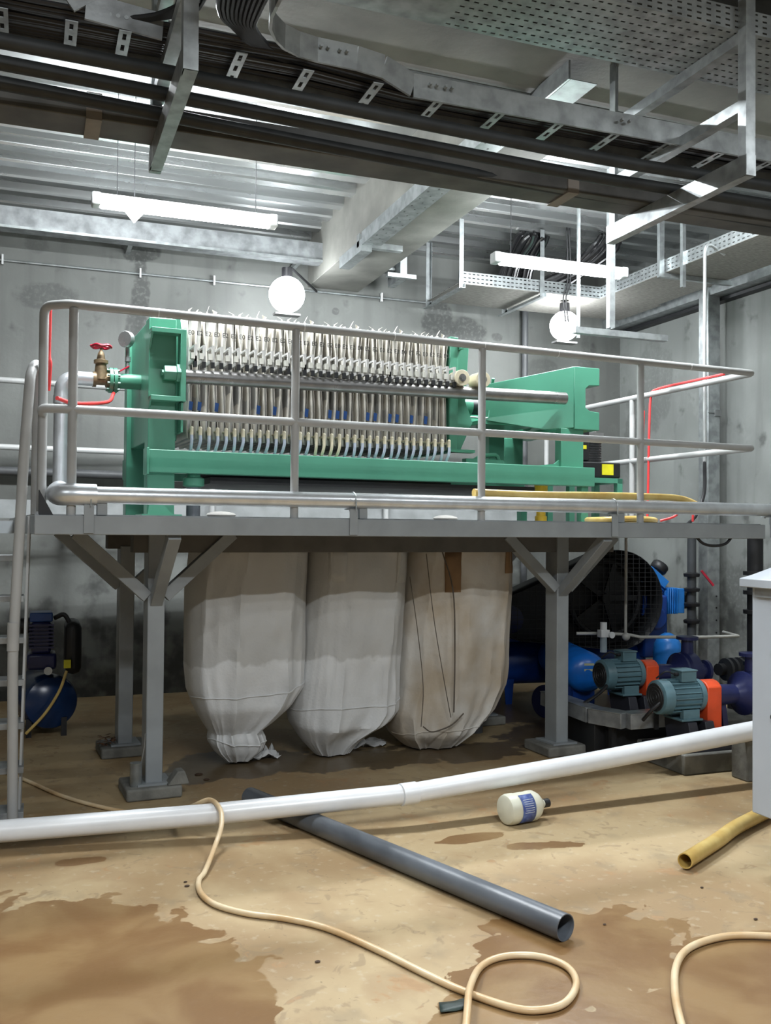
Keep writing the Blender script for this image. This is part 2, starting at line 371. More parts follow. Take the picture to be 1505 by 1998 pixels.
#@@STRUCT
# ---------------------------------------------------------------- setting
XL, XR, YF, YB = -4.5, 6.34, -4.0, 9.27
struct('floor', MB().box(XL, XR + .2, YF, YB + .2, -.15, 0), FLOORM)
struct('wall_back', MB().box(XL, XR + .2, YB, YB + .2, 0, 4.9), WB)
struct('wall_right', MB().box(XR, XR + .2, YF, YB, 0, 4.9), WR)
struct('wall_left', MB().box(XL - .2, XL, YF, YB + .2, 0, 4.9), WO)
# ribbed steel deck ceiling
DECK = mat('galvanised_deck_sheet', (.62, .64, .64), .26, .88, .10, 3, streak=(.3, 1, 1))
rows = []; pitch = .35; prof = []
y = YB
while y > YF:
    for dy, z in ((0, 4.50), (.11, 4.50), (.125, 4.515), (.135, 4.58), (.175, 4.58), (.185, 4.57), (.2, 4.58), (.285, 4.58), (.295, 4.57), (.31, 4.58), (.335, 4.58)):
        prof.append((y - dy, z))
    y -= pitch
mb = MB(); mb.grid([[Vector((x, py, pz)) for x in (XL, XR)] for py, pz in prof])
struct('ceiling', mb, DECK, solid=.004)
mb = MB().box(XL, XR + .2, YF, YB + .2, 4.62, 4.9); struct('ceiling', mb, BEAMC)
struct('trim_1', MB().box(2.60, 3.14, 4.9, YB, 4.04, 4.62), BEAMC, bevel=.006)     # concrete beam running to the back wall
struct('trim_2', MB().box(XL, XR, 4.15, 4.9, 4.04, 4.62), BEAMC, bevel=.006)        # concrete beam across the hall
#@@PLATFORM
# ---------------------------------------------------------------- work platform (P frame: u along rail, v away, z)
DZ = 1.637
pl = thing('work_platform', 'grey painted steel work platform on box columns carrying the green filter press', 'platform', PM @ Vector((2.4, 1.5, 0)), A)
part(pl, 'edge_beam', MB(PM).box(-.083, 4.86, -.045, .0, 1.537, DZ), FRAMEP, bevel=.004)
part(pl, 'edge_beam', MB(PM).box(-.083, 4.95, 2.95, 3.0, 1.537, DZ), FRAMEP, bevel=.004)
part(pl, 'edge_beam', MB(PM).box(-.083, -.033, 0, 2.95, 1.537, DZ), FRAMEP, bevel=.004)
part(pl, 'edge_beam', MB(PM).box(4.81, 4.86, 0, 2.95, 1.537, DZ), FRAMEP, bevel=.004)
PLATE = mat('checker_plate', (.32, .33, .33), .45, .4, .15, 8)
part(pl, 'deck_plate', MB(PM).box(-.08, 4.86, .0, 2.96, DZ - .004, DZ + .006), PLATE, label='thin steel deck plate, rusty at the edge')
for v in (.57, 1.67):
    part(pl, 'main_beam', MB(PM).box(.5, 3.95, v - .06, v + .06, 1.43, 1.537), mat('dark_brown_primer', (.10, .095, .085), .6), bevel=.004)  # main beams in one even dark brown
for v in (.5, 1.6):
    for u in (.585, 3.45):
        c = part(pl, 'column', MB(PM).box(u, u + .1, v, v + .15, .075, 1.537 if v < .6 else 1.45), FRAMEP, bevel=.006)
        part(c, 'base_plate', MB(PM).box(u - .05, u + .15, v - .04, v + .19, .07, .082), FRAMEP)
for u in (.635, 3.5):
    for s in (-1, 1):
        part(pl, 'brace', MB(PM).bar((u + s * .05, .53, 1.17), (u + s * .46, .53, 1.545), .07, .075, (0, 1, 0)), FRAMEP, bevel=.003)
        part(pl, 'brace', MB(PM).bar((u + s * .05, 1.66, 1.17), (u + s * .46, 1.66, 1.545), .07, .075, (0, 1, 0)), FRAMEP, bevel=.003)
    part(pl, 'brace', MB(PM).bar((u, .52, 1.14), (u, .0, 1.54), .065, .07, (1, 0, 0)), FRAMEP, bevel=.003)
part(pl, 'toe_board', MB(PM).box(-.9, 4.9, 2.98, 3.0, DZ + .01, DZ + .16), mat('kick_plate_grey', (.22, .23, .23), .5), label='upright kick plate along the far edge')
# concrete pads under the columns
for i, (u, v, lb) in enumerate([(.585, .5, 'square concrete pad under the front left platform column, with a can on it'), (.585, 1.6, 'square concrete pad with dry leaves under the second column on the left'),
        (3.45, .5, 'square concrete pad under the front right platform column'), (3.45, 1.6, 'square concrete pad under the second column on the right')]):
    solo('concrete_pad', MB(PM).box(u - .12, u + .20, v - .09, v + .24, 0, .07), CONC, lb, 'concrete pad', 'pads under the platform columns', bevel=.012)
mb = MB(PM).prism([(.83, .42, .07), (.70, .42, .07), (.76, .42, .15), (.80, .42, .15)], (0, .1, 0))
solo('concrete_lump', mb, CONC, 'small lump of concrete on the pad beside the front left column', 'concrete lump', bevel=.008)
# guard rail
RR = .024
def rail(name, pts, r=RR, rad=.07): return part(gr, name, MB(PM).tube(round_path(pts, rad, 6), r, 12), RAILP)
gr = thing('guard_rail', 'grey tubular guard rail along the front and right side of the platform', 'guard rail', PM @ Vector((2.4, 0, DZ)), A)
u87 = -.042
rail('top_rail', [(u87, .10, DZ + .02), (u87, .10, 2.74), (.07, 0, 2.74), (4.79, 0, 2.733), (4.935, 2.9, 2.74)], rad=.05)
rail('mid_rail', [(u87, .10, 2.17), (-.055, .02, 2.19), (.05, -.0, 2.19), (4.79, 0, 2.19), (4.925, 2.9, 2.19)], rad=.05)
for u in (.098, 1.316, 2.543, 3.777):
    rail('post', [(u, 0, DZ), (u, 0, 2.72)])
rail('post', [(4.86, 1.45, DZ), (4.86, 1.45, 2.72)]); rail('post', [(4.93, 2.88, DZ), (4.93, 2.88, 2.72)])
for u in (.53, 1.36, 1.93, 2.55, 3.1, 4.2):     # pale welded joint bands
    part(gr, 'weld_band', MB(PM).cyl((u, 0, 2.74 - .0015 * u), (u + .006, 0, 2.74 - .0015 * u), RR + .001), WHITE, label='pale weld ring')
gr2 = gr = thing('guard_rail', 'grey tubular guard rail along the wall side of the platform, behind the press', 'guard rail', PM @ Vector((2.4, 2.97, DZ)), A)
rail('top_rail', [(-1.3, 2.93, 2.745), (4.8, 2.99, 2.745)]); rail('mid_rail', [(-1.3, 2.70 + .2, 2.21), (4.8, 2.99, 2.21)])
for u in (-.2, 1.55, 3.2): rail('post', [(u, 2.95, DZ), (u, 2.95, 2.72)])
part(pl, 'landing_beam', MB(PM).box(-1.5, -.083, 2.2, 2.25, 1.53, DZ - .02), FRAMEP)
part(pl, 'landing_plate', MB(PM).box(-1.5, -.083, 2.2, 2.96, DZ - .02, DZ - .012), PLATE)
for u in (-1.3, .4, 2.4, 4.3): part(pl, 'wall_arm', MB(PM).box(u, u + .08, 2.98, 4.07 - u * .06, 1.53, 1.6), FRAMEP)
#@@LADDER
ld = thing('ship_ladder', 'steep steel ship ladder with channel treads and pipe handrail left of the platform', 'ladder', (-.35, 4.8, 0))
for i in range(1, 8):
    z_ = 1.637 - .215 * i; d = 5.15 - .05 * i; p = at(46, 1030 + (1.57 - z_) * 1850 / d, d)
    part(ld, 'tread', MB().box(p.x - .62, p.x, p.y, p.y + .17, z_ - .012, z_).box(p.x - .62, p.x, p.y - .004, p.y, z_ - .03, z_ + .001), GALVD, bevel=.001)
for dx in (0, -.64):
    a, b = at(37, 1590, 4.85), at(58, 1012, 5.2); a.z = .0; b.z = 1.63
    part(ld, 'stringer', MB().bar((a.x + dx, a.y, a.z), (b.x + dx, b.y, b.z), .012, .07), RAILP)
    pts = [at(25, 1600, 4.78), at(25, 1270, 4.78), at(46, 900, 4.85), at(60, 722, 4.9), at(74, 706, 5.15), at(72, 1000, 5.2)]; pts[0].z = .0; pts[-1].z = DZ; pts[-1].x = pts[-2].x; pts[-1].y = pts[-2].y
    part(ld, 'handrail', MB().tube(round_path([p + Vector((dx, 0, 0)) for p in pts], .1, 6), .026, 12), RAILP)
    q0, q1 = at(25, 1270, 4.78), at(26.5, 1215, 4.785)
    part(ld, 'joint_sleeve', MB().cyl(q0 + Vector((dx, 0, 0)), q1 + Vector((dx, 0, 0)), .029), RAILP)
#@@FEED
# ---------------------------------------------------------------- clad feed pipe along the platform edge
fp = thing('feed_pipe', 'silver clad feed pipe running along the platform edge and rising to the valve', 'pipe', PM @ Vector((2.4, -.1, DZ)), A)
zp = 1.745; vp = -.02
part(fp, 'pipe_run', MB(PM).tube([(.20, vp, zp), (2.0, vp, zp), (4.0, vp, zp), (6.2, vp, zp)], .045, 24), SILVER)
part(fp, 'elbow', MB(PM).tube(spline([(.22, vp, zp), (.12, vp, zp), (.06, .0, zp), (.035, .05, zp + .005), (.05, .12, zp + .02)], 6), .058, 20), SILVER)
part(fp, 'collar', MB(PM).lathe((.165, vp, zp), (.22, vp, zp), [(0, .053), (.01, .056), (.045, .056), (.05, .05)]), SILVER)
part(fp, 'riser', MB(PM).tube(round_path([(.05, .08, zp + .02), (.14, 1.15, zp + .02), (.14, 1.15, 2.53), (.34, 1.15, 2.53)], .11, 8), .045, 20), SILVER)
part(fp, 'riser_sleeve', MB(PM).cyl((.14, 1.15, 2.36), (.14, 1.15, 2.41), .049), SILVER)
for i, u in enumerate((.177, 1.659, 3.524, 4.921)):
    cl = part(fp, 'pipe_bracket', MB(PM).box(u - .02, u + .03, -.055, -.047, 1.545, 1.70).box(u - .02, u + .03, -.055, .04, 1.692, 1.70).box(u + .05, u + .10, -.03, .03, 1.64, 1.70), FRAMEP, bevel=.001)
    part(cl, 'u_bolt', MB(PM).tube([(u + .012, vp - .05, 1.685)] + [(u + .012, vp + .05 * math.cos(a_), zp + .05 * math.sin(a_)) for a_ in [PI - PI * k / 12 for k in range(13)]] + [(u + .012, vp + .05, 1.685)], .004, 6), GALV)
part(fp, 'end_cap_bracket', MB(PM).prism([(-.06, -.01, DZ), (.01, -.01, DZ), (-.06, -.01, DZ + .13)], (0, .05, 0)), BLACKM)
# gate valve
g = PM @ Vector((.375, 1.15, 2.53)); vm = PM
va = thing('gate_valve', 'small brass gate valve with a red handwheel left of the green press', 'valve', g)
part(va, 'valve_body', MB(PM).lathe((.33, 1.15, 2.53), (.43, 1.15, 2.53), [(0, .05), (.02, .05), (.022, .036), (.08, .036), (.082, .05), (.1, .05)]).lathe((.38, 1.15, 2.53), (.38, 1.15, 2.75), [(0, .045), (.05, .04), (.10, .034), (.105, .045), (.125, .045), (.13, .028), (.17, .02), (.19, .008), (.22, .008)]), BRASS)
hw = MB(PM); c0 = Vector((.38, 1.15, 2.745))
hw.tube([c0 + Vector((math.cos(t) * .062, math.sin(t) * .062, .004 * math.sin(5 * t))) for t in [2 * PI * k / 30 for k in range(30)]], .009, 8, closed=True)
for k in range(5): t = 2 * PI * k / 5; hw.tube([c0, c0 + Vector((math.cos(t) * .06, math.sin(t) * .06, 0))], .007, 6)
hw.cyl(c0 - Vector((0, 0, .01)), c0 + Vector((0, 0, .012)), .015)
part(va, 'handwheel', hw, REDP)
# gauge
ga = thing('pressure_gauge', 'round pressure gauge on a short stem above the green inlet pipe', 'gauge', PM @ Vector((.545, 1.15, 2.6)))
part(ga, 'dial_case', MB(PM).lathe((.52, 1.11, 2.80), (.57, 1.16, 2.80), [(0, .05), (.006, .054), (.035, .054), (.04, .045)]), mat('gauge_steel', (.6, .62, .62), .25, .8))
part(ga, 'stem', MB(PM).cyl((.548, 1.15, 2.575), (.548, 1.15, 2.76), .012).cyl((.548, 1.15, 2.66), (.548, 1.15, 2.69), .018), GALV)
part(ga, 'lever', MB(PM).bar((.555, 1.14, 2.63), (.49, 1.10, 2.585), .014, .006), REDP)
#@@PRESS
# ---------------------------------------------------------------- filter press
VC = 1.14
fpz = thing('filter_press', 'green painted plate and frame filter press standing on the platform', 'filter press', PM @ Vector((2.2, VC, DZ)), A)
B = .005
for v in (.62, 1.58):
    part(fpz, 'base_beam', MB(PM).box(.60, 3.86, v, v + .09, 1.912, 2.052), GREEN, bevel=B)
part(fpz, 'beam_end_plate', MB(PM).box(.585, .60, .60, .73, 1.90, 2.06), GREEN, bevel=.003)
hd = part(fpz, 'head_plate', MB(PM).box(.63, .79, .74, 1.56, 2.12, 2.88), GREEN, bevel=B)
for v in (.66, 1.5):
    part(hd, 'head_column', MB(PM).box(.60, .765, v, v + .12, 1.65, 2.86), GREEN, bevel=B)
part(hd, 'press_face', MB(PM).prism([(.77, .72, 2.16), (.805, .72, 2.16), (.815, .72, 2.74), (.80, .72, 2.9), (.77, .72, 2.9)], (0, .86, 0)), GREEN, bevel=.003)
fr = MB(PM)
fr.box(.60, .80, .575, .665, 2.755, 2.785).box(.775, .81, .575, .665, 2.345, 2.785).box(.60, .80, .575, .665, 2.345, 2.375)
fr.prism([(.60, .665, 2.755), (.60, .575, 2.755), (.60, .665, 2.66)], (.012, 0, 0)).prism([(.60, .665, 2.375), (.60, .575, 2.375), (.60, .665, 2.30)], (.012, 0, 0))
part(hd, 'bar_bracket', fr, GREEN, bevel=.003)
part(hd, 'bar_bracket', MB(PM).prism([(.60, .66, 2.345), (.78, .66, 2.345), (.60, .66, 2.22)], (0, -.0, 0)) if 0 else MB(PM).box(.785, .80, .60, .70, 2.16, 2.345), GREEN, bevel=.003)
part(hd, 'nut', MB(PM).lathe((.67, .625, 2.52), (.78, .625, 2.52), [(0, .02), (.012, .02), (.013, .047), (.085, .05), (.086, .062), (.11, .062)], 6), GREEN, smooth=False, bevel=.002)
for s in (0, 1):
    part(hd, 'gusset', MB(PM).prism([(.50 + .1, .64, 1.65), (.76, .64, 1.65), (.62, .64, 1.80)], (0, .015, 0)) if s else MB(PM).box(.56, .80, .60, .84, 1.643, 1.66), GREEN)
for k, v in enumerate((.635, 1.645)):
    part(fpz, 'side_bar', MB(PM).cyl((.80, v, 2.508), (3.60, v, 2.552), .045, 28), STEELBAR)
ip = part(fpz, 'inlet_pipe', MB(PM).cyl((.44, 1.15, 2.53), (.66, 1.15, 2.53), .05), GREEN)
part(ip, 'flange', MB(PM).cyl((.43, 1.15, 2.53), (.452, 1.15, 2.53), .082, 28).cyl((.457, 1.15, 2.53), (.479, 1.15, 2.53), .082, 28), GREEN)
bm = MB(PM)
for k in range(8): t = 2 * PI * (k + .5) / 8; bm.cyl((.415, 1.15 + .066 * math.cos(t), 2.53 + .066 * math.sin(t)), (.495, 1.15 + .066 * math.cos(t), 2.53 + .066 * math.sin(t)), .009, 6)
part(ip, 'flange_bolt', bm, GREEN)
# legs, drip tray, drain stub
for u in (.72, 3.80):
    for v in (.66, 1.5):
        if u > 1: part(fpz, 'foot', MB(PM).box(u - .03, u + .03, v, v + .06, DZ + .006, 1.912).box(u - .06, u + .06, v - .03, v + .09, DZ + .006, DZ + .014), GREEN)
part(fpz, 'drip_tray', MB(PM).prism([(1.0, .72, 1.90), (3.45, .72, 1.90), (3.3, .95, 1.80), (1.15, .95, 1.80)], (0, .0, 0)) if 0 else
     MB(PM).box(1.0, 3.4, .72, 1.55, 1.86, 1.90), BLACK, label='black drip tray under the plates')
part(fpz, 'drain_stub', MB(PM).lathe((.89, .70, 1.91), (.89, .70, 1.64), [(0, .04), (.03, .045), (.035, .06), (.07, .06), (.075, .043), (.26, .043)]), [GPVC], label='grey plastic drain pipe under the beam')
part(fpz, 'drain_flange', MB(PM).lathe((.89, .70, 1.915), (.89, .70, 1.83), [(0, .04), (.02, .045), (.03, .066), (.075, .066), (.085, .045)]), GREEN)
# follower
fo = part(fpz, 'follower_plate', MB(PM).box(2.70, 2.765, .73, 1.56, 2.13, 2.945), GREEN, bevel=B)
for v in (.76, 1.10, 1.44):
    part(fo, 'rib', MB(PM).prism([(2.765, v, 2.93), (2.87, v, 2.93), (2.84, v, 2.5), (2.90, v, 2.35), (2.80, v, 2.14), (2.765, v, 2.14)], (0, .03, 0)), GREEN, bevel=.003)
part(fo, 'lug', MB(PM).box(2.70, 2.90, .72, .80, 2.13, 2.15).box(2.77, 2.80, .70, .9, 2.86, 2.90), GREEN)
for u in (2.717, 2.882):
    r_ = part(fo, 'roller', MB(PM).pipe((u, .575, 2.632), (u, .70, 2.632), .056, .03, 28), CREAM, bevel=.002, label='cream nylon roller')
    part(r_, 'roller_pin', MB(PM).cyl((u, .57, 2.632), (u, .74, 2.632), .026, 16).cyl((u, .565, 2.632), (u, .575, 2.632), .018, 6), STEELBAR)
ra = part(fpz, 'ram', MB(PM).cyl((2.80, VC, 2.52), (3.08, VC, 2.52), .075, 24), GREEN)
part(ra, 'ram_rod', MB(PM).cyl((3.05, VC, 2.52), (3.30, VC, 2.52), .062, 24), BLACKM)
part(ra, 'pull_rod', MB(PM).tube(round_path([(2.93, .85, 2.40), (3.08, .85, 2.40), (3.09, .86, 2.46)], .02), .008, 6), GREEN)
cy = part(fpz, 'cylinder', MB(PM).lathe((3.26, VC, 2.52), (3.80, VC, 2.52), [(0, .08), (.01, .12), (.05, .135), (.09, .12), (.12, .125), (.30, .125), (.34, .16), (.40, .16), (.5, .13)], 28), GREEN)
for a_ in (.5, 2.1, 3.7, 5.3):
    part(cy, 'lever', MB(PM).tube([(3.24, VC + .08 * math.cos(a_), 2.52 + .08 * math.sin(a_)), (3.22, VC + .24 * math.cos(a_), 2.52 + .24 * math.sin(a_))], .012, 8), GREEN)
hs = MB(PM)
for sgn, v0 in ((1, .66), (-1, 1.62)):
    dv = .30 * sgn
    P4 = [(3.10, v0 + dv, 2.66), (3.70, v0, 2.80), (3.70, v0, 2.345), (3.50, v0 + dv * .3, 2.33), (3.10, v0 + dv, 2.40)]
    hs.prism(P4, (0, .03 * sgn, 0))
part(fpz, 'cylinder_housing', hs, GREEN, bevel=.004)
CP = [(3.70, 2.335), (3.925, 2.335), (3.925, 2.47), (3.84, 2.475), (3.80, 2.50), (3.80, 2.64), (3.83, 2.665), (3.925, 2.67), (3.925, 2.80), (3.70, 2.80)]
part(fpz, 'end_frame', MB(PM).prism([(u, .655, z) for u, z in CP], (0, .97, 0)), GREEN, bevel=.004)
for v in (.68, 1.52): part(fpz, 'end_leg', MB(PM).box(3.60, 3.80, v, v + .08, 2.05, 2.34), GREEN, bevel=.004)
part(fpz, 'leg_gusset', MB(PM).prism([(3.35, .70, 2.05), (3.62, .70, 2.05), (3.62, .70, 2.12), (3.56, .70, 2.075)], (0, .02, 0)), GREEN)
part(fpz, 'mid_post', MB(PM).box(3.38, 3.52, 1.35, 1.45, 2.05, 2.42), GREEN, bevel=.004)
part(fpz, 'cross_plate', MB(PM).box(3.08, 3.55, .95, 1.5, 2.37, 2.40), GREEN, bevel=.003)
part(fpz, 'shift_lever', MB(PM).tube(round_path([(2.9, .8, 2.06), (3.0, .8, 2.12), (3.13, .8, 2.13), (3.15, .8, 2.05)], .03), .016, 8).box(2.84, 3.15, .74, .80, 2.05, 2.09), GREEN)
# --- plates
ORD = ['first', 'second', 'third', 'fourth', 'fifth', 'sixth', 'seventh', 'eighth', 'ninth', 'tenth', 'eleventh', 'twelfth', 'thirteenth', 'fourteenth', 'fifteenth', 'sixteenth', 'seventeenth', 'eighteenth', 'nineteenth',
       'twentieth', 'twenty-first', 'twenty-second', 'twenty-third', 'twenty-fourth', 'twenty-fifth', 'twenty-sixth', 'twenty-seventh', 'twenty-eighth', 'twenty-ninth', 'thirtieth', 'thirty-first', 'thirty-second', 'thirty-third', 'thirty-fourth']
NPL = 34; U0, U1 = .868, 2.665
WDP = [(2.13, .012), (2.20, .019), (2.33, .014), (2.45, .010), (2.60, .008), (2.69, .009), (2.78, .016), (2.86, .021), (2.90, .022), (2.95, .012)]
def lerp(z, T):
    for (a, b), (c, d) in zip(T[:-1], T[1:]):
        if z <= c: return b + (d - b) * (z - a) / (c - a)
    return T[-1][1]
def cloth_mesh(seed, M_):
    rnd = random.Random(seed); mb = MB(M_); nz = 22; rows = []
    ph = rnd.random() * 6; top = 2.93 + rnd.uniform(-.01, .012)
    for side in (1, -1):
        rows = []
        for i in range(nz + 1):
            z = 2.14 + (top - 2.14) * i / nz; s = (z - 2.14) / .79
            wd = lerp(z, WDP) + .0025 * math.sin(s * 17 + ph) + .002 * math.sin(s * 9 + ph * 2)
            if s > .93: wd *= 1 - (s - .93) * 9
            off = .006 * math.sin(s * 6 + ph)
            r_ = []
            for t, k in ((0, .5), (.01, .9), (.05, 1.0), (.25, .7), (.5, .8), (.8, 1)):
                r_.append(Vector((off * (1 - t) + side * max(wd, .003) * k, .735 + t + .006 * math.sin(s * 9 + ph), z)))
            rows.append(r_ if side > 0 else r_)
        mb.grid(rows)
    # ragged hem tips over the top edge
    for k in range(3):
        v = .74 + .13 * k + rnd.uniform(0, .1); u = rnd.uniform(-.01, .01); hgt = rnd.uniform(.015, .04)
        mb.grid([[Vector((u - .012, v, top - .02)), Vector((u + .012, v + .03, top - .02))], [Vector((u + rnd.uniform(-.02, .02), v - .01, top + hgt * .6)), Vector((u + .01, v + .02, top + hgt * .4))], [Vector((u + rnd.uniform(-.03, .03), v - .03, top + hgt)), Vector((u + .012, v, top + hgt * .8))]])
    return mb
def plate(u):
    """parts of one plate at u (P frame)"""
    M_ = PM @ Matrix.Translation(Vector((u, 0, 0)))
    return M_
clothmeshes = []
mark = {}
def tagmesh(parent, name, key, mats, maker, smooth=True, solid=0, bevel=0, label=None):
    """mesh data shared between plates (built once in plate-local coordinates)"""
    if key not in mark:
        mb = maker(); me = bpy.data.meshes.new(name); me.from_pydata(mb.v, [], mb.f); me.materials.append(mats); me.update()
        if smooth: me.shade_smooth(); me.set_sharp_from_angle(angle=math.radians(38))
        mark[key] = me
    o = bpy.data.objects.new(name, mark[key]); C.objects.link(o); o.parent = parent
    if solid: d = o.modifiers.new('solid', 'SOLIDIFY'); d.thickness = solid; d.offset = 0
    if label: o['label'] = label
    return o
blue_at = {1, 2, 4, 9, 11, 15, 18, 19, 20, 23, 24, 26, 27, 29, 31}
beige_at = {16, 17, 18, 19}
for i in range(NPL):
    u = U0 + (U1 - U0) * i / (NPL - 1)
    M_ = PM @ Matrix.Translation(Vector((u, 0, 2.13)))
    t = bpy.data.objects.new('filter_plate', None); C.objects.link(t); t.empty_display_size = .05; t.matrix_world = M_; MW[t.name] = M_
    b_ = (i + 1) in blue_at; h_ = (i + 1) in beige_at
    setp(t, 'white cloth-covered filter plate, %s from the green head%s%s' % (ORD[i], ', blue tab' if b_ else '', ', beige hose' if h_ else ''), 'filter plate', 'filter plates hanging in the green press')
    L_ = Matrix.Translation(Vector((0, 0, -2.13)))
    tagmesh(t, 'plate_core', 'core', POLY, lambda: MB(L_).box(-.0085, .0085, .755, 1.535, 2.135, 2.915), label='grey plastic plate body')
    tagmesh(t, 'cloth', 'cloth%d' % (i % 6), CLOTH, lambda: cloth_mesh(i, L_), solid=.0015)
    tagmesh(t, 'marking', 'mark%d' % (i % 3), INK, lambda: textmesh('E2' if i % 3 else 'E0', .040, L_ @ Matrix.Translation(Vector((.001, .724, 2.80))) @ Matrix.Rotation(PI / 2, 4, 'X')), smooth=False, label='handwritten black letters on the cloth')
    def handle():
        m_ = MB(L_)
        m_.box(-.006, .010, .595, .611, 2.60, 2.705).box(-.006, .008, .60, .76, 2.693, 2.705).box(-.008, .008, .60, .76, 2.60, 2.622)
        m_.box(-.011, .011, .595, .615, 2.60, 2.635)
        return m_
    tagmesh(t, 'handle', 'handle', POLY, handle, smooth=False)
    tagmesh(t, 'slide_block', 'block', POLYW, lambda: MB(L_).box(-.026, -.002, .59, .625, 2.615, 2.652), smooth=False, label='pale sliding block')
    tagmesh(t, 'bar_hook', 'hook', BLACKM, lambda: MB(L_).box(-.010, .010, .585, .61, 2.565, 2.60), smooth=False)
    tagmesh(t, 'spout', 'spout', CREAM, lambda: MB(L_).tube([(0, .76, 2.185), (0, .675, 2.185)], .009, 8).tube([(0, .672, 2.20), (0, .672, 2.155)], .012, 8).ball((0, .672, 2.198), .013, 8))
    key = 'hose%d' % (i % 5) + ('b' if h_ else '')
    def hose():
        r = random.Random(i); e = r.uniform(-.028, .004)
        return MB(L_).tube(spline([(0, .672, 2.165), (.001, .671, 2.12), (e * .4, .69, 2.07), (e, .74, 2.02), (e * 1.1, .80, 1.98)], 4), .0105, 8)
    tagmesh(t, 'drain_hose', key, (CREAM if h_ else HOSEW), hose)
    if b_: tagmesh(t, 'tape_tab', 'tab%d' % (i % 2), BLUETAG, lambda: MB(L_).prism([(-.012, .712, 2.315), (.010, .712, 2.31), (.016, .712, 2.365), (-.008, .712, 2.37)], (0, .002, 0)), smooth=False, label='blue tape tab')
# catch gutter with sludge under the plates
solo('drain_gutter', MB(PM).box(.9, 2.75, .80, .95, 1.905, 1.935).box(.9, 2.75, .80, .806, 1.93, 1.97).box(.9, 2.75, .944, .95, 1.93, 1.97), BLACK, 'dark open gutter below the row of drain hoses', 'gutter')
# hydraulic unit
hp = thing('hydraulic_unit', 'black hydraulic power pack with a yellow label at the right end of the press', 'hydraulic unit', PM @ Vector((4.2, 1.1, 1.9)), A)
part(hp, 'tank', MB(PM).box(4.02, 4.39, 1.0, 1.35, 2.01, 2.13), BLACK, bevel=.01)
part(hp, 'label_plate', MB(PM).box(4.205, 4.315, .994, 1.0, 2.03, 2.115), YEL)
part(hp, 'motor', MB(PM).cyl((4.20, 1.17, 2.13), (4.20, 1.17, 2.33), .095, 24), mat('dark_grey_motor', (.06, .065, .07), .4, 0, .2, 20), bevel=.004)
mb = MB(PM)
for k in range(9): mb.cyl((4.20, 1.17, 2.145 + k * .02), (4.20, 1.17, 2.153 + k * .02), .103, 24)
part(hp, 'cooling_fin', mb, BLACKM)
part(hp, 'control_box', MB(PM).box(4.03, 4.10, 1.02, 1.2, 2.14, 2.38), BLACK, bevel=.006)
part(hp, 'valve_block', MB(PM).box(4.10, 4.26, 1.05, 1.25, 2.33, 2.37).cyl((4.26, 1.2, 2.33), (4.26, 1.2, 2.42), .03), mat('worn_steel', (.4, .4, .4), .35, .8))
part(hp, 'warning_sticker', MB(PM).box(4.035, 4.07, 1.015, 1.02, 2.23, 2.26), YEL)
st = MB(PM).box(3.9, 4.41, 1.0, 1.05, 1.965, 2.005).box(3.9, 4.41, 1.3, 1.35, 1.965, 2.005).box(4.36, 4.41, 1.0, 1.35, 1.965, 2.005)
for u, v in ((4.36, 1.0), (4.36, 1.3), (3.9, 1.0), (3.9, 1.3)): st.box(u, u + .05, v, v + .05, DZ + .006, 1.965)
solo('unit_stand', st, GREEN, 'small green angle steel stand under the black hydraulic unit', 'stand', bevel=.002)
#@@DECKITEMS
yv = thing('yellow_drain_valve', 'yellow plastic fitting hanging under the right end of the green beam', 'valve', PM @ Vector((3.57, .9, DZ)))
part(yv, 'fitting_body', MB(PM).lathe((3.572, .9, 1.64), (3.572, .9, 1.935), [(0, .045), (.05, .045), (.055, .035), (.17, .035), (.18, .06), (.22, .062), (.225, .05), (.295, .05)]), mat('yellow_plastic', (.72, .47, .03), .4))
pts = [onv(x, y_, .03) for x, y_ in ((925, 962), (990, 965), (1060, 971), (1150, 967), (1250, 969), (1330, 976))]
mb = MB(PM); sp_ = spline([(p.x, .03, max(p.z, 1.81)) for p in pts] + [(4.45, .1, 1.74)], 8)
mb.tube(sp_, [.028 - .006 * (k / len(sp_)) for k in range(len(sp_))], 14)
solo('yellow_hose', mb, YHOSE, 'thick yellow hose lying on top of the silver pipe at right', 'hose')
solo('yellow_hose_coil', MB(PM).tube(spline([(3.65, .25, 1.66), (3.9, .2, 1.67), (4.15, .3, 1.66), (4.1, .6, 1.66), (3.75, .55, 1.66)], 8, True), .022, 10, closed=True), YHOSE, 'loop of yellow hose on the deck behind the silver pipe', 'hose')
def redhose(pts, lb, r=.011): return solo('red_air_hose', MB(PM).tube(spline(pts, 8), r, 10), RED, lb, 'hose')
redhose([(.455, 1.1, 2.44), (.40, .9, 2.36), (.25, .5, 2.29), (.12, .25, 2.255), (.03, .12, 2.26)], 'red air hose drooping from the inlet flange to the left post')
redhose([(-.01, .14, 2.73), (-.012, .15, 2.5), (-.005, .145, 2.44), (-.012, .15, 2.3)], 'short red hose hanging inside the leftmost rail post')
pr = [(4.80, .3, 2.772), (4.83, .7, 2.775), (4.855, 1.12, 2.772), (4.85, 1.19, 2.72), (4.84, 1.2, 2.5), (4.83, 1.2, 2.0), (4.82, 1.2, 1.66)]
redhose(pr, 'red hose lying on the right side guard rail and dropping to the deck', .010)
redhose([(4.80, 1.22, 2.60), (4.80, 1.23, 2.4), (4.795, 1.23, 2.0), (4.785, 1.22, 1.66)], 'second red hose strand hanging close beside the first behind the fourth post', .008)
redhose([(4.2, .3, 1.66), (4.3, .25, 1.70), (4.42, .28, 1.80), (4.50, .3, 1.78), (4.52, .32, 1.66)], 'small loop of red hose on the deck near the white conduit', .009)
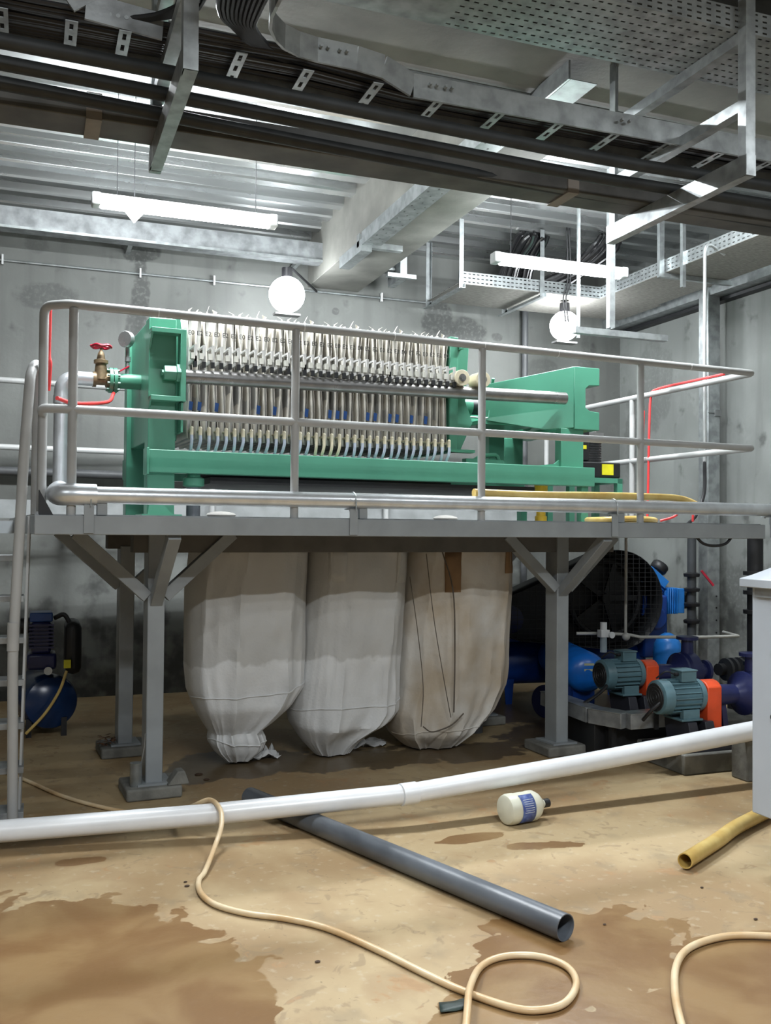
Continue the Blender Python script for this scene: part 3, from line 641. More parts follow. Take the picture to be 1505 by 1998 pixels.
for k, (u, v, lb) in enumerate([(.98, .35, 'grey cloth rag lying on the deck behind the silver pipe at left'), (2.5, .4, 'dark rag on the deck below the third rail post')]):
    solo('rag', MB(PM).ball((u, v, DZ + .02), .07, 12, (1.3, .8, .3)), mat('rag_grey', (.35, .34, .32), .9), lb, 'rag')
#@@BAGS
BAGM = mat('woven_bulk_bag', (.68, .69, .69), .75, 0, .04, 3, bump=.25, bscale=55)
BAGS = mat('soiled_bulk_bag', (.60, .58, .54), .75, 0, .1, 2.6, bump=.25, bscale=40, col2=(.45, .38, .29))
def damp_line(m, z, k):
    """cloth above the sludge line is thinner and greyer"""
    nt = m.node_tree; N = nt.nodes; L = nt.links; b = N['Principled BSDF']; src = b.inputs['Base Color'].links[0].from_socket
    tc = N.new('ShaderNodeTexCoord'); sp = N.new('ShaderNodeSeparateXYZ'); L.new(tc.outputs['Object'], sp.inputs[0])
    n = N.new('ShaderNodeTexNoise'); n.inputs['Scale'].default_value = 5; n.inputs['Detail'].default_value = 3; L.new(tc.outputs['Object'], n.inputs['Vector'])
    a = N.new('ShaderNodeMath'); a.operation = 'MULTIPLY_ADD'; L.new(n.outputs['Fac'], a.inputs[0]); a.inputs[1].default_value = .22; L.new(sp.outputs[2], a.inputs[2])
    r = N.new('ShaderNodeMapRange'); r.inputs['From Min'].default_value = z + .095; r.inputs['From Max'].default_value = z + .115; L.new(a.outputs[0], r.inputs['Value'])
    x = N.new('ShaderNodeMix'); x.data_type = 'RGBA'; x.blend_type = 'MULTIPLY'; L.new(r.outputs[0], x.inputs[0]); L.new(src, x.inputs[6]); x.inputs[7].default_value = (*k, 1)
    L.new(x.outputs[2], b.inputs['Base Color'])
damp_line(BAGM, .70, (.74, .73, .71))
def bag(label, rowsx, vc, depth, mt, seed, zseam, tail=None, patches=()):
    rnd = random.Random(seed)
    nr = len(rowsx); R_ = []
    base = onv((rowsx[-1][1] + rowsx[-1][2]) / 2, rowsx[-1][0], vc)
    t = thing('bulk_bag', label, 'sludge bag', PM @ Vector((base.x, vc, 0)), A, 'white bulk bags hanging under the platform')
    N_ = 120; prof = []
    for (y, xl, xr) in rowsx:
        a, b = onv(xl, y, vc), onv(xr, y, vc); prof.append((a.z, (a.x + b.x) / 2, (b.x - a.x) / 2))
    zs = [p[0] for p in prof]; z1, z0 = zs[0], max(.012, zs[-1]); K = 64; ph = [rnd.random() * 6 for _ in range(6)]
    def rad(z, th):
        for k in range(len(prof) - 1):
            if prof[k + 1][0] <= z <= prof[k][0]: break
        f = (prof[k][0] - z) / (prof[k][0] - prof[k + 1][0] + 1e-9); f = min(1, max(0, f)); f2 = f
        uc = prof[k][1] * (1 - f2) + prof[k + 1][1] * f2; hw_ = prof[k][2] * (1 - f2) + prof[k + 1][2] * f2
        s = (z1 - z) / (z1 - z0)
        fold = lambda k_, p_: (1 - abs(math.sin(k_ * th / 2 + p_)) ** .55) * 2 - .55
        pl_ = .026 * fold(9, ph[0] + s * .5 + .3 * math.sin(2.3 * s)) + .020 * fold(5, ph[1] - s * .6) + .010 * fold(17, ph[2] + .8 * s) * (.5 + s)
        pl_ *= (.45 + .75 * s) * (1 - .55 * abs(math.cos(th)) ** 6)
        w_ = mnoise.noise(Vector((math.cos(th) * 2, math.sin(th) * 2 + seed, z * 3))) * .03 + mnoise.noise(Vector((math.cos(th) * 7, math.sin(th) * 7 + seed, z * 8))) * .010
        dep = min(depth, hw_ * 1.1) * (1 - .18 * s)
        ex = .75
        cu = math.copysign(abs(math.cos(th)) ** ex, math.cos(th)); cv = math.copysign(abs(math.sin(th)) ** ex, math.sin(th))
        return Vector((uc + cu * hw_ + 0 * pl_, vc + cv * (dep + (pl_ + w_) * min(1, hw_ / .25)) , z))
    rows = []
    for k in range(K + 1):
        z = z1 + (z0 - z1) * k / K
        rows.append([rad(z, 2 * PI * j / N_) for j in range(N_)])
    mb = MB(PM); vs = [p for r_ in rows for p in r_]
    mb.add(vs, [(i * N_ + j, (i + 1) * N_ + j, (i + 1) * N_ + (j + 1) % N_, i * N_ + (j + 1) % N_) for i in range(K) for j in range(N_)] + [tuple(K * N_ + j for j in range(N_))])
    body = part(t, 'bag_body', mb, mt)
    for zz, sl in zseam:
        pts = []
        for j in range(N_ // 2 + 2):
            th = PI + PI * j / (N_ / 2)
            z = zz + sl * math.cos(th) + .012 * math.sin(3 * th + seed); p = rad(z, th); p.y -= .004; pts.append(p)
        part(body, 'seam', MB(PM).tube(pts, .0045, 6), mt, label='raised stitched seam')
    for (xl, xr, y0_, y1_) in patches:
        a, b = onv(xl, y0_, vc), onv(xr, y1_, vc); rr = []
        for zz in [a.z + (b.z - a.z) * k / 4 for k in range(5)]:
            r2 = []
            for uu in [a.x + (b.x - a.x) * k / 3 for k in range(4)]:
                best = min((rad(zz, PI + PI * q_ / 120) for q_ in range(121)), key=lambda p: abs(p.x - uu)); r2.append(Vector((uu, best.y - .005, zz)))
            rr.append(r2)
        part(body, 'strap_patch', MB(PM).grid(rr), mt if mt is BAGM else mat('rust_stained_webbing', (.27, .16, .08), .8), solid=.003, label='sewn-on lifting strap patch')
    return t, body
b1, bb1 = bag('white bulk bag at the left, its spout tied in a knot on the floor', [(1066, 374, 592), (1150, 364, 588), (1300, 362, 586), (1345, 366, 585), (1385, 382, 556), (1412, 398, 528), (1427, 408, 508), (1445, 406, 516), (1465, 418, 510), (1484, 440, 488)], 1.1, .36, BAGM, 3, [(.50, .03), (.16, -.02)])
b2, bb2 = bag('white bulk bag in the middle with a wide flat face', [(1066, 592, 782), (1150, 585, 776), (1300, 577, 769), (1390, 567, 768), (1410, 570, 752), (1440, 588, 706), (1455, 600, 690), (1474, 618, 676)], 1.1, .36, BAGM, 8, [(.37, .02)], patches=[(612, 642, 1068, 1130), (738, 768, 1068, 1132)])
b3, bb3 = bag('dirty brown-stained bulk bag at the right, tied round with rope', [(1066, 786, 980), (1150, 776, 981), (1300, 768, 976), (1340, 768, 972), (1390, 758, 952), (1430, 765, 915), (1452, 788, 890), (1468, 815, 868)], 1.1, .36, BAGS, 14, [(.16, .03)], patches=[(830, 857, 1075, 1150), (945, 968, 1068, 1115)])
def lines_on(bagobj, name, vc, px, mt, r=.004, lb=None):
    pts = []
    for x, y in px:
        p = onv(x, y, vc); pts.append(Vector((p.x, p.y, p.z)))
    return part(bagobj, name, MB(PM).tube(spline(pts, 5), r, 6), mt, label=lb)
ROPE = mat('dirty_rope', (.12, .10, .08), .9)
tl = thing  # knot and tails
def crumple(parent, name, c, sx, sy, sz, seed, mt):
    mb = MB(PM); rows = []
    for i in range(9):
        r_ = []
        for j in range(9):
            a, b = i / 8 - .5, j / 8 - .5
            n1_ = mnoise.noise(Vector((a * 4 + seed, b * 4, seed))); n2_ = mnoise.noise(Vector((a * 3, b * 5 + seed, 2.2)))
            r_.append(Vector((c[0] + a * sx + n2_ * .02, c[1] + b * sy + n1_ * .02, max(.006, c[2] + (n1_ + .3) * sz * (1 - abs(b))))))
        rows.append(r_)
    mb.grid(rows); return part(parent, name, mb, mt, solid=.002)
k1 = onz(505, 1478, .0); k1 = puv(k1); crumple(bb1, 'loose_tail', (k1.x + .02, k1.y - .02, .01), .20, .16, .12, 3, BAGM)
part(bb1, 'knot', MB(PM).ball((k1.x - .11, k1.y + .03, .06), .035, 12, (1.2, 1, .8)), BAGM)
k2 = puv(onz(640, 1466)); crumple(bb2, 'loose_tail', (k2.x, k2.y - .03, .01), .24, .18, .16, 7, BAGM)
k3 = puv(onz(715, 1457)); crumple(bb2, 'loose_tail', (k3.x, k3.y, .01), .28, .12, .10, 9, BAGM)
k4 = puv(onz(603, 1455)); crumple(bb2, 'loose_tail', (k4.x, k4.y, .03), .08, .06, .12, 10, BAGM)
lines_on(bb3, 'rope', .70, [(862, 1072), (884, 1150), (888, 1260), (886, 1390)], ROPE, .005, 'dark hanging rope')
lines_on(bb3, 'rope', .70, [(832, 1080), (846, 1200), (862, 1300), (880, 1400)], ROPE, .003)
lines_on(bb3, 'rope', .72, [(800, 1125), (815, 1230), (826, 1340), (822, 1418)], ROPE, .003)
lines_on(bb3, 'rope', .71, [(826, 1418), (842, 1428), (866, 1422), (885, 1412), (905, 1392)], ROPE, .005)
solo('blue_box', MB(PM).box(3.02, 3.13, 1.15, 1.3, .37, .44), mat('pale_blue', (.12, .45, .68), .5), 'small pale blue plastic piece behind the right bag', 'plastic piece')
solo('grey_drain_pipe', MB(PM).cyl((3.28, 1.35, 0), (3.28, 1.35, 1.43), .05), mat('drain_pipe_grey', (.09, .10, .11), .5), 'dark grey vertical drain pipe beside the right bag', 'pipe')
#@@FLOORITEMS
# ---------------------------------------------------------------- things on the floor
wl = at(-60, 1626, 4.54); w0 = at(0, 1622, 4.60); wm_ = at(795, 1549, 5.02); w1 = at(1463, 1427, 5.98); w2 = at(1600, 1400, 6.22)
wp = thing('white_pipe', 'long white plastic pipe lying across the floor on the grey pipe', 'pipe', (w0.x + 1.8, w0.y, 0))
part(wp, 'pipe_length', MB().tube([wl, w0, at(400, 1590, 4.80), wm_], .0535, 28), PVC)
part(wp, 'pipe_length', MB().tube([wm_, at(1130, 1491, 5.46), w1, w2], [.052, .055, .060, .060], 28), PVC)
a_ = at(782, 1551, 5.0); part(wp, 'coupling', MB().cyl(a_, at(812, 1546.5, 5.04), .0585, 28), PVC, bevel=.002)
g0 = onz(1104, 1810, .052); g1 = onz(487, 1554, .052)
g0.z = g1.z = .052
mb = MB().pipe(g0, g1, .052, .004, 28)
solo('grey_pipe', mb, GPVC, 'dark grey plastic pipe lying on the floor with its open end towards the front', 'pipe')
yh = thing('yellow_suction_hose', 'short open-ended yellow hose on the floor in front of the white cabinet', 'hose', onz(1400, 1650))
p0, p1, p2, p3 = onz(1337, 1680, .045), onz(1400, 1640, .045), onz(1440, 1612, .045), onz(1520, 1572, .045)
mb = MB(); pth = spline([p0, p1, p2, p3], 8); mb.tube(pth, .036, 24, cap=False); mb.tube(pth[:20], .031, 24, cap=False)
for k in range(24): mb.f.append((k, (k + 1) % 24, len(pth) * 24 + (k + 1) % 24, len(pth) * 24 + k))
part(yh, 'hose_tube', mb, YHOSE)
def hosefloor(px, lb, r=.0125):
    pts = []
    for t in px: pts.append(onz(t[0], t[1], t[2] if len(t) > 2 else r + .002))
    return solo('beige_hose', MB().tube(spline(pts, 10), r, 12), BHOSE, lb, 'hose')
hp_ = [(-60, 1478), (45, 1520), (130, 1556), (240, 1582), (320, 1590, .02), (365, 1578, .05)]
hosefloor([(-60, 1478), (45, 1520), (130, 1556), (240, 1583), (330, 1588)], 'beige hose running from the ladder towards the white pipe', .011)
q1 = at(378, 1572, 4.93); q2 = at(410, 1561, 4.84); q3 = at(430, 1580, 4.74); q4 = at(432, 1612, 4.65); q5 = at(420, 1650, 4.55)
pts = [onz(345, 1588, .02), q1, q2, q3, q4, q5, onz(400, 1700, .02)] + [onz(x, y, .0145) for x, y in ((388, 1718), (392, 1742), (420, 1765), (480, 1782), (560, 1793), (640, 1812), (740, 1855), (820, 1895), (900, 1932), (1000, 1966), (1060, 1970), (1105, 1955), (1125, 1918), (1105, 1885), (1050, 1866), (985, 1866), (940, 1885))] + [onz(918, 1925, .04), onz(912, 1975, .04), onz(905, 2060, .03)]
solo('beige_hose', MB().tube(spline(pts, 10), .0125, 12), BHOSE, 'beige hose draped over the white pipe and curling into a loop in the foreground', 'hose')
hosefloor([(1350, 2060), (1330, 1998), (1318, 1940), (1320, 1885), (1345, 1850), (1400, 1830), (1460, 1825), (1560, 1830)], 'beige hose curve in the bottom right corner of the floor', .0135)
# jug lying on its side
jc = onz(1015, 1608, 0); jt = thing('plastic_jug', 'white plastic jug with a blue label lying on its side on the floor', 'jug', jc)
jl = at(984, 1581, 5.07); jl.z = .083
jd = Vector((math.cos(.16), math.sin(.16), 0)); je = jl + jd * .25
part(jt, 'jug_body', MB().lathe(jl, je, [(t_ * 1.22, r_ * 1.22) for t_, r_ in [(0, .05), (.006, .062), (.02, .067), (.05, .067), (.052, .065), (.13, .065), (.132, .067), (.155, .066), (.175, .055), (.20, .03), (.213, .017), (.22, .017)]], 32), mat('jug_plastic', (.70, .70, .58), .35, 0, .05))
part(jt, 'cap', MB().cyl(jl + jd * .265, jl + jd * .30, .024, 20), BLACK)
lm = MB(); rows = []
for k in range(14):
    th = -1.1 + 2.3 * k / 13 ; z = Vector((0, 0, 1)); sd = jd.cross(z)
    rows.append([jl + jd * tt + (sd * math.cos(th) + z * math.sin(th)) * .0812 for tt in (.068, .155)])
part(jt, 'label_sticker', lm.grid(rows), mat('blue_label', (.05, .08, .28), .45, 0, .3, 40, col2=(.12, .18, .40)), solid=.0008, label='blue printed label')
lw = MB(); sd = jd.cross(Vector((0, 0, 1)))
for k in range(7):
    th = .75 - k * .14; c_ = jl + (sd * math.cos(th) + Vector((0, 0, 1)) * math.sin(th)) * .0824
    lw.bar(c_ + jd * (.080 + .003 * (k % 3)), c_ + jd * (.144 - .004 * (k % 2)), .0008, .003, (sd * -math.sin(th) + Vector((0, 0, 1)) * math.cos(th)))
part(jt, 'label_text', lw, mat('label_print', (.6, .65, .75), .5), smooth=False)
gc = onz(888, 1966); mb = MB(); rows = [[Vector((gc.x + a_ * .055 + .01 * b_, gc.y + b_ * .03, .004 + .006 * abs(math.sin(a_ * 5 + b_ * 3)))) for a_ in (-1, -.5, 0, .5, 1)] for b_ in (-1, -.3, .3, 1)]
solo('cloth_scrap', mb.grid(rows), mat('dark_green_cloth', (.012, .03, .025), .5), 'dark green scrap of cloth under the looped hose', 'cloth scrap', solid=.003)
tc_ = PM @ Vector((.53, .50, .07)); tn = thing('tin_can', 'small dented metal can at the foot of the front left column', 'can', tc_)
part(tn, 'can_body', MB().lathe(tc_, tc_ + Vector((0, 0, .14)), [(0, .032), (.004, .035), (.05, .034), (.055, .036), (.09, .034), (.13, .035), (.135, .036)], 20), GALV)
part(tn, 'wire_handle', MB().tube([tc_ + Vector((.03, 0, .13)), tc_ + Vector((.045, 0, .22)), tc_ + Vector((.05, 0, .30))], .003, 6), GALV)
rnd = random.Random(5)
lv = MB(PM)
for k in range(34):
    c_ = Vector((.50 + rnd.uniform(-.05, .07), 1.62 + rnd.uniform(-.07, .08), .075 + rnd.uniform(0, .06) )); a_ = rnd.random() * 6; s_ = rnd.uniform(.015, .03)
    d1 = Vector((math.cos(a_), math.sin(a_), rnd.uniform(-.4, .4))) * s_; d2 = Vector((-math.sin(a_), math.cos(a_), rnd.uniform(-.4, .6))) * s_ * .5
    lv.add([c_ - d1, c_ - d2 * .8, c_ + d1, c_ + d2], [(0, 1, 2, 3)])
solo('dry_leaves', lv, mat('dry_leaf', (.12, .055, .025), .8), 'small pile of dry brown leaves on the pad of the second left column', 'leaves', kind='stuff', solid=.001)
for k, (x, y, s_) in enumerate([(388, 1512, .022), (403, 1522, .016), (340, 1556, .012), (362, 1518, .012), (620, 1878 , .009), (365, 1730, .010), (362, 1722, .007), (1180, 1605 + 200, .006), (1370, 1733, .007), (1475, 1795, .008)]):
    c_ = onz(x, y); solo('debris_crumb', MB().ball((c_.x, c_.y, .004), s_, 8, (1.3, .9, .35)), mat('dark_crumb', (.05, .025, .012), .8), 'small dark crumb of dirt on the floor, %s from the left column' % ORD[k], 'dirt crumb', 'crumbs of dirt on the floor')
#@@CABINET
cb = thing('electrical_cabinet', 'pale grey sheet-metal cabinet with a sloped rain cap at the right edge', 'cabinet', (3.65, 3.3, 0))
cp = at(1468, 1145, 4.5); cx, cy_ = cp.x, cp.y; zb_ = .257; zt = 1.325
part(cb, 'body', MB().box(cx, cx + .8, cy_ - .45, cy_, zb_, zt), WHITEP, bevel=.006)
part(cb, 'rain_cap', MB().prism([(cx - .05, cy_ + .03, zt - .005), (cx - .05, cy_ + .03, zt + .035), (cx + .02, cy_ + .03, zt + .05), (cx + .4, cy_ + .03, zt + .16), (cx + .85, cy_ + .03, zt + .05), (cx + .85, cy_ + .03, zt - .005)], (0, -.53, 0)), WHITEP, bevel=.004)
part(cb, 'under_lip', MB().box(cx - .012, cx, cy_ - .42, cy_ - .03, zt - .05, zt - .005), mat('shaded_lip_grey', (.30, .33, .36), .4))  # fold under the cap, its shading put into a darker grey
for dx in (.38, .72):
    for dy in (-.42, -.08): part(cb, 'leg', MB().box(cx + dx, cx + dx + .05, cy_ + dy, cy_ + dy + .05, 0, zb_), GALV)
part(cb, 'latch', MB().cyl((cx, cy_ - .145, .73), (cx - .012, cy_ - .145, .73), .014), BLACK)
part(cb, 'latch', MB().cyl((cx, cy_ - .145, 1.03), (cx - .012, cy_ - .145, 1.03), .008), BLACK)
#@@MACHINES
# ---------------------------------------------------------------- pumps on the right
def pumpset(label, px, s=1.0, yaw=0.0, base_h=.15, groups='motor driven pumps at the right'):
    # px: motor fan-cover centre in world; axis along +x
    t = thing('pump_set', label, 'pump', (px[0] + .4, px[1], 0), 0, groups)
    M_ = Matrix.Translation(Vector(px)) @ Matrix.Rotation(yaw, 4, 'Z') @ Matrix.Scale(s, 4)
    q = lambda: MB(M_)
    mo = part(t, 'motor', q().lathe((-.16, 0, 0), (.16, 0, 0), [(0, .03), (.002, .095), (.01, .112), (.035, .116), (.036, .112), (.08, .118), (.082, .10), (.30, .10), (.302, .112), (.34, .108), (.35, .03), (.37, .02)], 28), TEAL)
    mb = q()
    for k in range(20):
        th = 2 * PI * k / 20
        mb.bar((-.075, .106 * math.cos(th), .106 * math.sin(th)), (.135, .106 * math.cos(th), .106 * math.sin(th)), .006, .022, (0, math.cos(th), math.sin(th)))
    part(mo, 'cooling_fin', mb, TEAL, smooth=False)
    mb = q()
    for r_ in (.02, .045, .07, .09): mb.tube([(-.163, r_ * math.cos(2 * PI * k / 24), r_ * math.sin(2 * PI * k / 24)) for k in range(24)], .004, 6, closed=True)
    mb.cyl((-.1625, 0, 0), (-.159, 0, 0), .088); part(mo, 'fan_grille', mb, BLACKM)  # black disc stands in for the dark inside of the fan cover
    part(mo, 'terminal_box', q().box(.0, .12, -.07, .05, .10, .175).box(-.006, .126, -.076, .056, .168, .18), TEAL, bevel=.005)
    part(mo, 'cable_gland', q().tube([(.0, -.03, .15), (-.03, -.03, .15)], .012, 8).tube(spline([(-.03, -.03, .15), (-.09, -.02, .17), (-.13, .03, .12)], 5), .006, 6), BLACK)
    part(mo, 'foot', q().box(.0, .13, -.09, -.05, -.15, -.08).box(.0, .13, .05, .09, -.15, -.08).box(-.02, .15, -.10, .10, -.155, -.14), TEAL, bevel=.004)
    part(t, 'coupling_guard', q().prism([(.20, y_, z_) for y_, z_ in [(-.085, -.30), (.085, -.30), (.085, .06)] + [(.085 * math.cos(PI * k / 8) , .04 + .06 * math.sin(PI * k / 8)) for k in range(1, 8)] + [(-.085, .06)]], (.115, 0, 0)), ORANGE, bevel=.008)
    pb = part(t, 'pump_body', q().lathe((.31, 0, -.01), (.9, 0, -.01), [(0, .03), (.005, .072), (.02, .075), (.17, .065), (.20, .09), (.22, .12), (.24, .15), (.26, .15), (.27, .13), (.40, .12), (.42, .07), (.50, .06)], 28), NAVY)
    part(pb, 'discharge_flange', q().lathe((.64, .0, .10), (.64, .0, .30), [(0, .05), (.14, .045), (.142, .085), (.165, .085)], 24), NAVY)
    part(pb, 'suction_flange', q().lathe((.78, 0, -.01), (.9, 0, -.01), [(0, .05), (.02, .085), (.045, .085), (.05, .05)], 24), NAVY)
    part(pb, 'volute', q().lathe((.58, .0, .0), (.70, .0, .0), [(0, .12), (.02, .145), (.10, .145), (.12, .12)], 28), NAVY)
    part(pb, 'support_leg', q().prism([(.36, -.02, -.05), (.40, -.02, -.05), (.44, -.02, -.33), (.40, -.02, -.33)], (0, .04, 0)), NAVY)
    bs = q().box(-.16, .85, -.15, -.11, -.35, -.31).box(-.16, .85, .11, .15, -.35, -.31).box(-.16, -.12, -.15, .15, -.35, -.31)
    for x_ in (.02, .155): bs.prism([(x_, -.11, -.16), (x_ + .07, -.11, -.16), (x_ + .085, -.15, -.33), (x_ - .0, -.15, -.33)], (0, .26, 0))
    part(t, 'base_frame', bs, mat('dark_base_paint', (.03, .032, .045), .5), bevel=.004)
    zf = -.35 * s + px[2]
    return t, zf
pA = at(1318, 1358, 6.35); tA, zA = pumpset('grey-blue electric pump set with orange guard, the nearer of the two', pA)
pB = at(1206, 1315, 7.0); tB, zB = pumpset('grey-blue electric pump set with orange guard, the farther of the two', pB, .97)
def plinth(x0, x1, y0, y1, z, lb): solo('pump_plinth', MB().box(x0, x1, y0, y1, 0, z), CONC, lb, 'plinth', 'concrete plinths under the pumps', bevel=.01)
plinth(3.99, 5.3, 5.10, 5.62, max(.06, zA - .0), 'concrete plinth under the nearer pump set')
plinth(3.80, 5.2, 5.72, 6.25, max(.06, zB), 'concrete plinth under the farther pump set')
# stub post below the white pipe
solo('pipe_support_post', MB().box(4.27, 4.42, 4.84, 4.99, 0, w1.z - .062), CONC, 'short grey post standing behind the white cabinet', 'post', bevel=.01)
# low cable trunk
tk = thing('floor_cable_trunk', 'galvanised cable trunk bending round a corner in front of the pumps', 'cable trunk', (3.75, 5.7, 0))
pts = [Vector((3.70, 6.35, .31)), Vector((3.72, 5.75, .29)), Vector((3.82, 5.50, .29)), Vector((4.35, 5.47, .30))]
mb = MB()
for a_, b_ in zip(pts[:-1], pts[1:]): mb.bar(a_, b_, .12, .10)
part(tk, 'trunk_body', mb, GALVD, bevel=.003)
mb = MB()
for a_, b_ in zip(pts[:-1], pts[1:]): mb.bar(a_ + Vector((0, 0, .053)), b_ + Vector((0, 0, .053)), .128, .006)
part(tk, 'trunk_lid', mb, GALV, bevel=.001)
part(tk, 'clip', MB().box(3.98, 4.01, 5.395, 5.41, .24, .35), BLACKM)
for p in ((3.70, 6.2), (3.78, 5.6)): part(tk, 'support_foot', MB().box(p[0] - .02, p[0] + .02, p[1] - .02, p[1] + .02, 0, .24), BLACKM)
solo('black_tray', MB().box(3.78, 4.25, 5.62, 5.70, .02, .20).box(3.70, 3.9, 5.70, 6.1, .02, .24), BLACKM, 'black steel box on the floor below the cable trunk', 'steel box', bevel=.004)
solo('motor_cable', MB().tube(spline([at(1297, 1362, 6.3), at(1288, 1372, 6.25), at(1270, 1388, 6.25), at(1255, 1405, 6.3)], 6), .012, 8), BLACK, 'black cable curving from the nearer pump motor to the trunk', 'cable')
solo('motor_cable', MB().tube(spline([at(1190, 1330, 6.9), at(1178, 1345, 6.85), at(1160, 1360, 6.8), at(1140, 1372, 6.8)], 6), .012, 8), BLACK, 'black cable curving from the farther pump motor down to the left', 'cable')
def compressor(label, M_, sc_=1., mirror=1, heads=True, hub=BLUE):
    o = M_.translation; t = thing('air_compressor', label, 'air compressor', (o.x, o.y, 0), 0, 'belt driven compressors by the wall')
    q = lambda: MB(M_ @ Matrix.Diagonal(Vector((mirror * sc_, sc_, sc_, 1))))
    tk_ = part(t, 'tank', q().lathe((-.85, 0, .38), (.85, 0, .38), [(0, .02), (.015, .11), (.05, .18), (.10, .21), (1.60, .21), (1.65, .18), (1.685, .11), (1.70, .02)], 32), hub)
    for x_ in (-.6, .6):
        for y_ in (-.15, .15): part(tk_, 'leg', q().prism([(x_ - .03, y_, 0), (x_ + .03, y_, 0), (x_ + .05, y_, .24), (x_ - .05, y_, .24)], (0, .01, 0)), hub)
    part(t, 'machine_bed', q().box(-.75, .75, -.2, .2, .59, .62), hub, bevel=.004)
    gd = MB(M_ @ Matrix.Diagonal(Vector((mirror * sc_, sc_, sc_, 1))))
    cb_, rb, cs_, rs_ = (.30, 1.0), .46, (-.62, .86), .22
    out = [(cb_[0] + rb * math.cos(t_), cb_[1] + rb * math.sin(t_)) for t_ in [(-.55 + 1.10 * k / 20) * PI - 0 for k in range(21)]] + [(cs_[0] + rs_ * math.cos(t_), cs_[1] + rs_ * math.sin(t_)) for t_ in [(.55 + .9 * k / 12) * PI for k in range(13)]]
    n_ = len(out); vs = []; 
    for y_ in (-.56, -.22): vs += [(a_, y_, b_) for a_, b_ in out]
    gd.add(vs, [(k, (k + 1) % n_, n_ + (k + 1) % n_, n_ + k) for k in range(n_)])
    gp = part(t, 'belt_guard', gd, BLACKM, solid=.006)
    mg = q()
    def inside(x_):
        zs_ = []
        for k in range(n_):
            (x1, z1_), (x2, z2_) = out[k], out[(k + 1) % n_]
            if (x1 - x_) * (x2 - x_) < 0: zs_.append(z1_ + (z2_ - z1_) * (x_ - x1) / (x2 - x1))
        return (min(zs_), max(zs_)) if len(zs_) > 1 else None
    for k in range(26):
        x_ = -.80 + k * .06; zz = inside(x_)
        if zz: mg.bar((x_, -.56, zz[0]), (x_, -.56, zz[1]), .005, .005)
    for k in range(22):
        z_ = .58 + k * .042; xs = []
        for j in range(n_):
            (x1, z1_), (x2, z2_) = out[j], out[(j + 1) % n_]
            if (z1_ - z_) * (z2_ - z_) < 0: xs.append(x1 + (x2 - x1) * (z_ - z1_) / (z2_ - z1_))
        if len(xs) > 1: mg.bar((min(xs), -.56, z_), (max(xs), -.56, z_), .004, .004)
    part(gp, 'mesh_front', mg, BLACKM, smooth=False)
    bp_ = q(); bp_.prism([(a_, -.225, b_) for a_, b_ in out], (0, .006, 0)); part(gp, 'back_panel', bp_, BLACKM, smooth=False)  # panel added to darken the inside of the guard
    fw_ = q().tube([(.30 + .36 * math.cos(2 * PI * k / 40), -.30, 1.0 + .36 * math.sin(2 * PI * k / 40)) for k in range(40)], .032, 8, closed=True)
    for k in range(5): a_ = 2 * PI * k / 5; fw_.bar((.30, -.30, 1.0), (.30 + .35 * math.cos(a_), -.30, 1.0 + .35 * math.sin(a_)), .05, .03, (0, 1, 0))
    fw_.cyl((.30, -.36, 1.0), (.30, -.1, 1.0), .05)
    part(t, 'flywheel', fw_, BLACKM)
    part(t, 'drive_motor', q().lathe((-.62, -.25, .80), (-.62, .28, .80), [(0, .03), (.02, .13), (.1, .15), (.4, .15), (.5, .12)], 24), NAVY)
    cr = part(t, 'crankcase', q().box(.72, .98, -.28, .06, .42, 1.02).box(.70, 1.0, -.20, .0, .80, 1.06).cyl((.85, -.32, .80), (.85, .1, .80), .11), hub, bevel=.02)
    if heads:
        for (c_, d_, mt) in (((.98, -.12, .96), (1, 0, .0), LBLUE), ((.80, -.12, 1.06), (.62, 0, .78), LBLUE)):
            c_ = Vector(c_); d_ = Vector(d_).normalized(); hd_ = q()
            hd_.bar(c_, c_ + d_ * .12, .2, .2, (0, 1, 0))
            for k in range(5): hd_.bar(c_ + d_ * (.02 + .025 * k), c_ + d_ * (.03 + .025 * k), .25, .25, (0, 1, 0))
            c2_ = c_ + d_ * .12; hd_.bar(c2_, c2_ + d_ * .09, .24, .22, (0, 1, 0)); hh = part(cr, 'cylinder_head', hd_, mt, bevel=.006)
            f0 = c2_ + d_ * .09; part(hh, 'air_filter', q().lathe(f0, f0 + d_ * .15, [(0, .04), (.03, .045), (.035, .075), (.05, .085), (.10, .085), (.12, .07)], 20), BLACK)
    return t
c1 = compressor('big blue belt driven compressor with light blue cylinder heads behind the pumps', Matrix.Translation(Vector((4.70, 7.80, 0))) @ Matrix.Rotation(-.12, 4, 'Z'), .97)
c2 = compressor('dark blue belt driven compressor seen between the platform columns', Matrix.Translation(Vector((3.42, 8.3, 0))) @ Matrix.Rotation(-.75, 4, 'Z'), .88, heads=False)
tn = thing('air_tank', 'bright blue round ended air tank with two stickers beside the right column', 'air tank', at(1150, 1300, 7.7) * 1)
ta, tb = at(1148, 1300, 7.55), at(1085, 1288, 8.6); ta.z = tb.z = .45
MW[tn.name] = Matrix.Translation(Vector((ta.x, ta.y, 0))); tn.matrix_world = MW[tn.name]
dd = (tb - ta)
bd = part(tn, 'tank_shell', MB().lathe(ta, tb, [(0, .02), (.006, .08), (.03, .135), (.07, .165), (dd.length, .165)], 32), mat('bright_blue_paint', (.01, .16, .62), .3))
n_ = dd.normalized(); sd_ = n_.cross(Vector((0, 0, 1)))
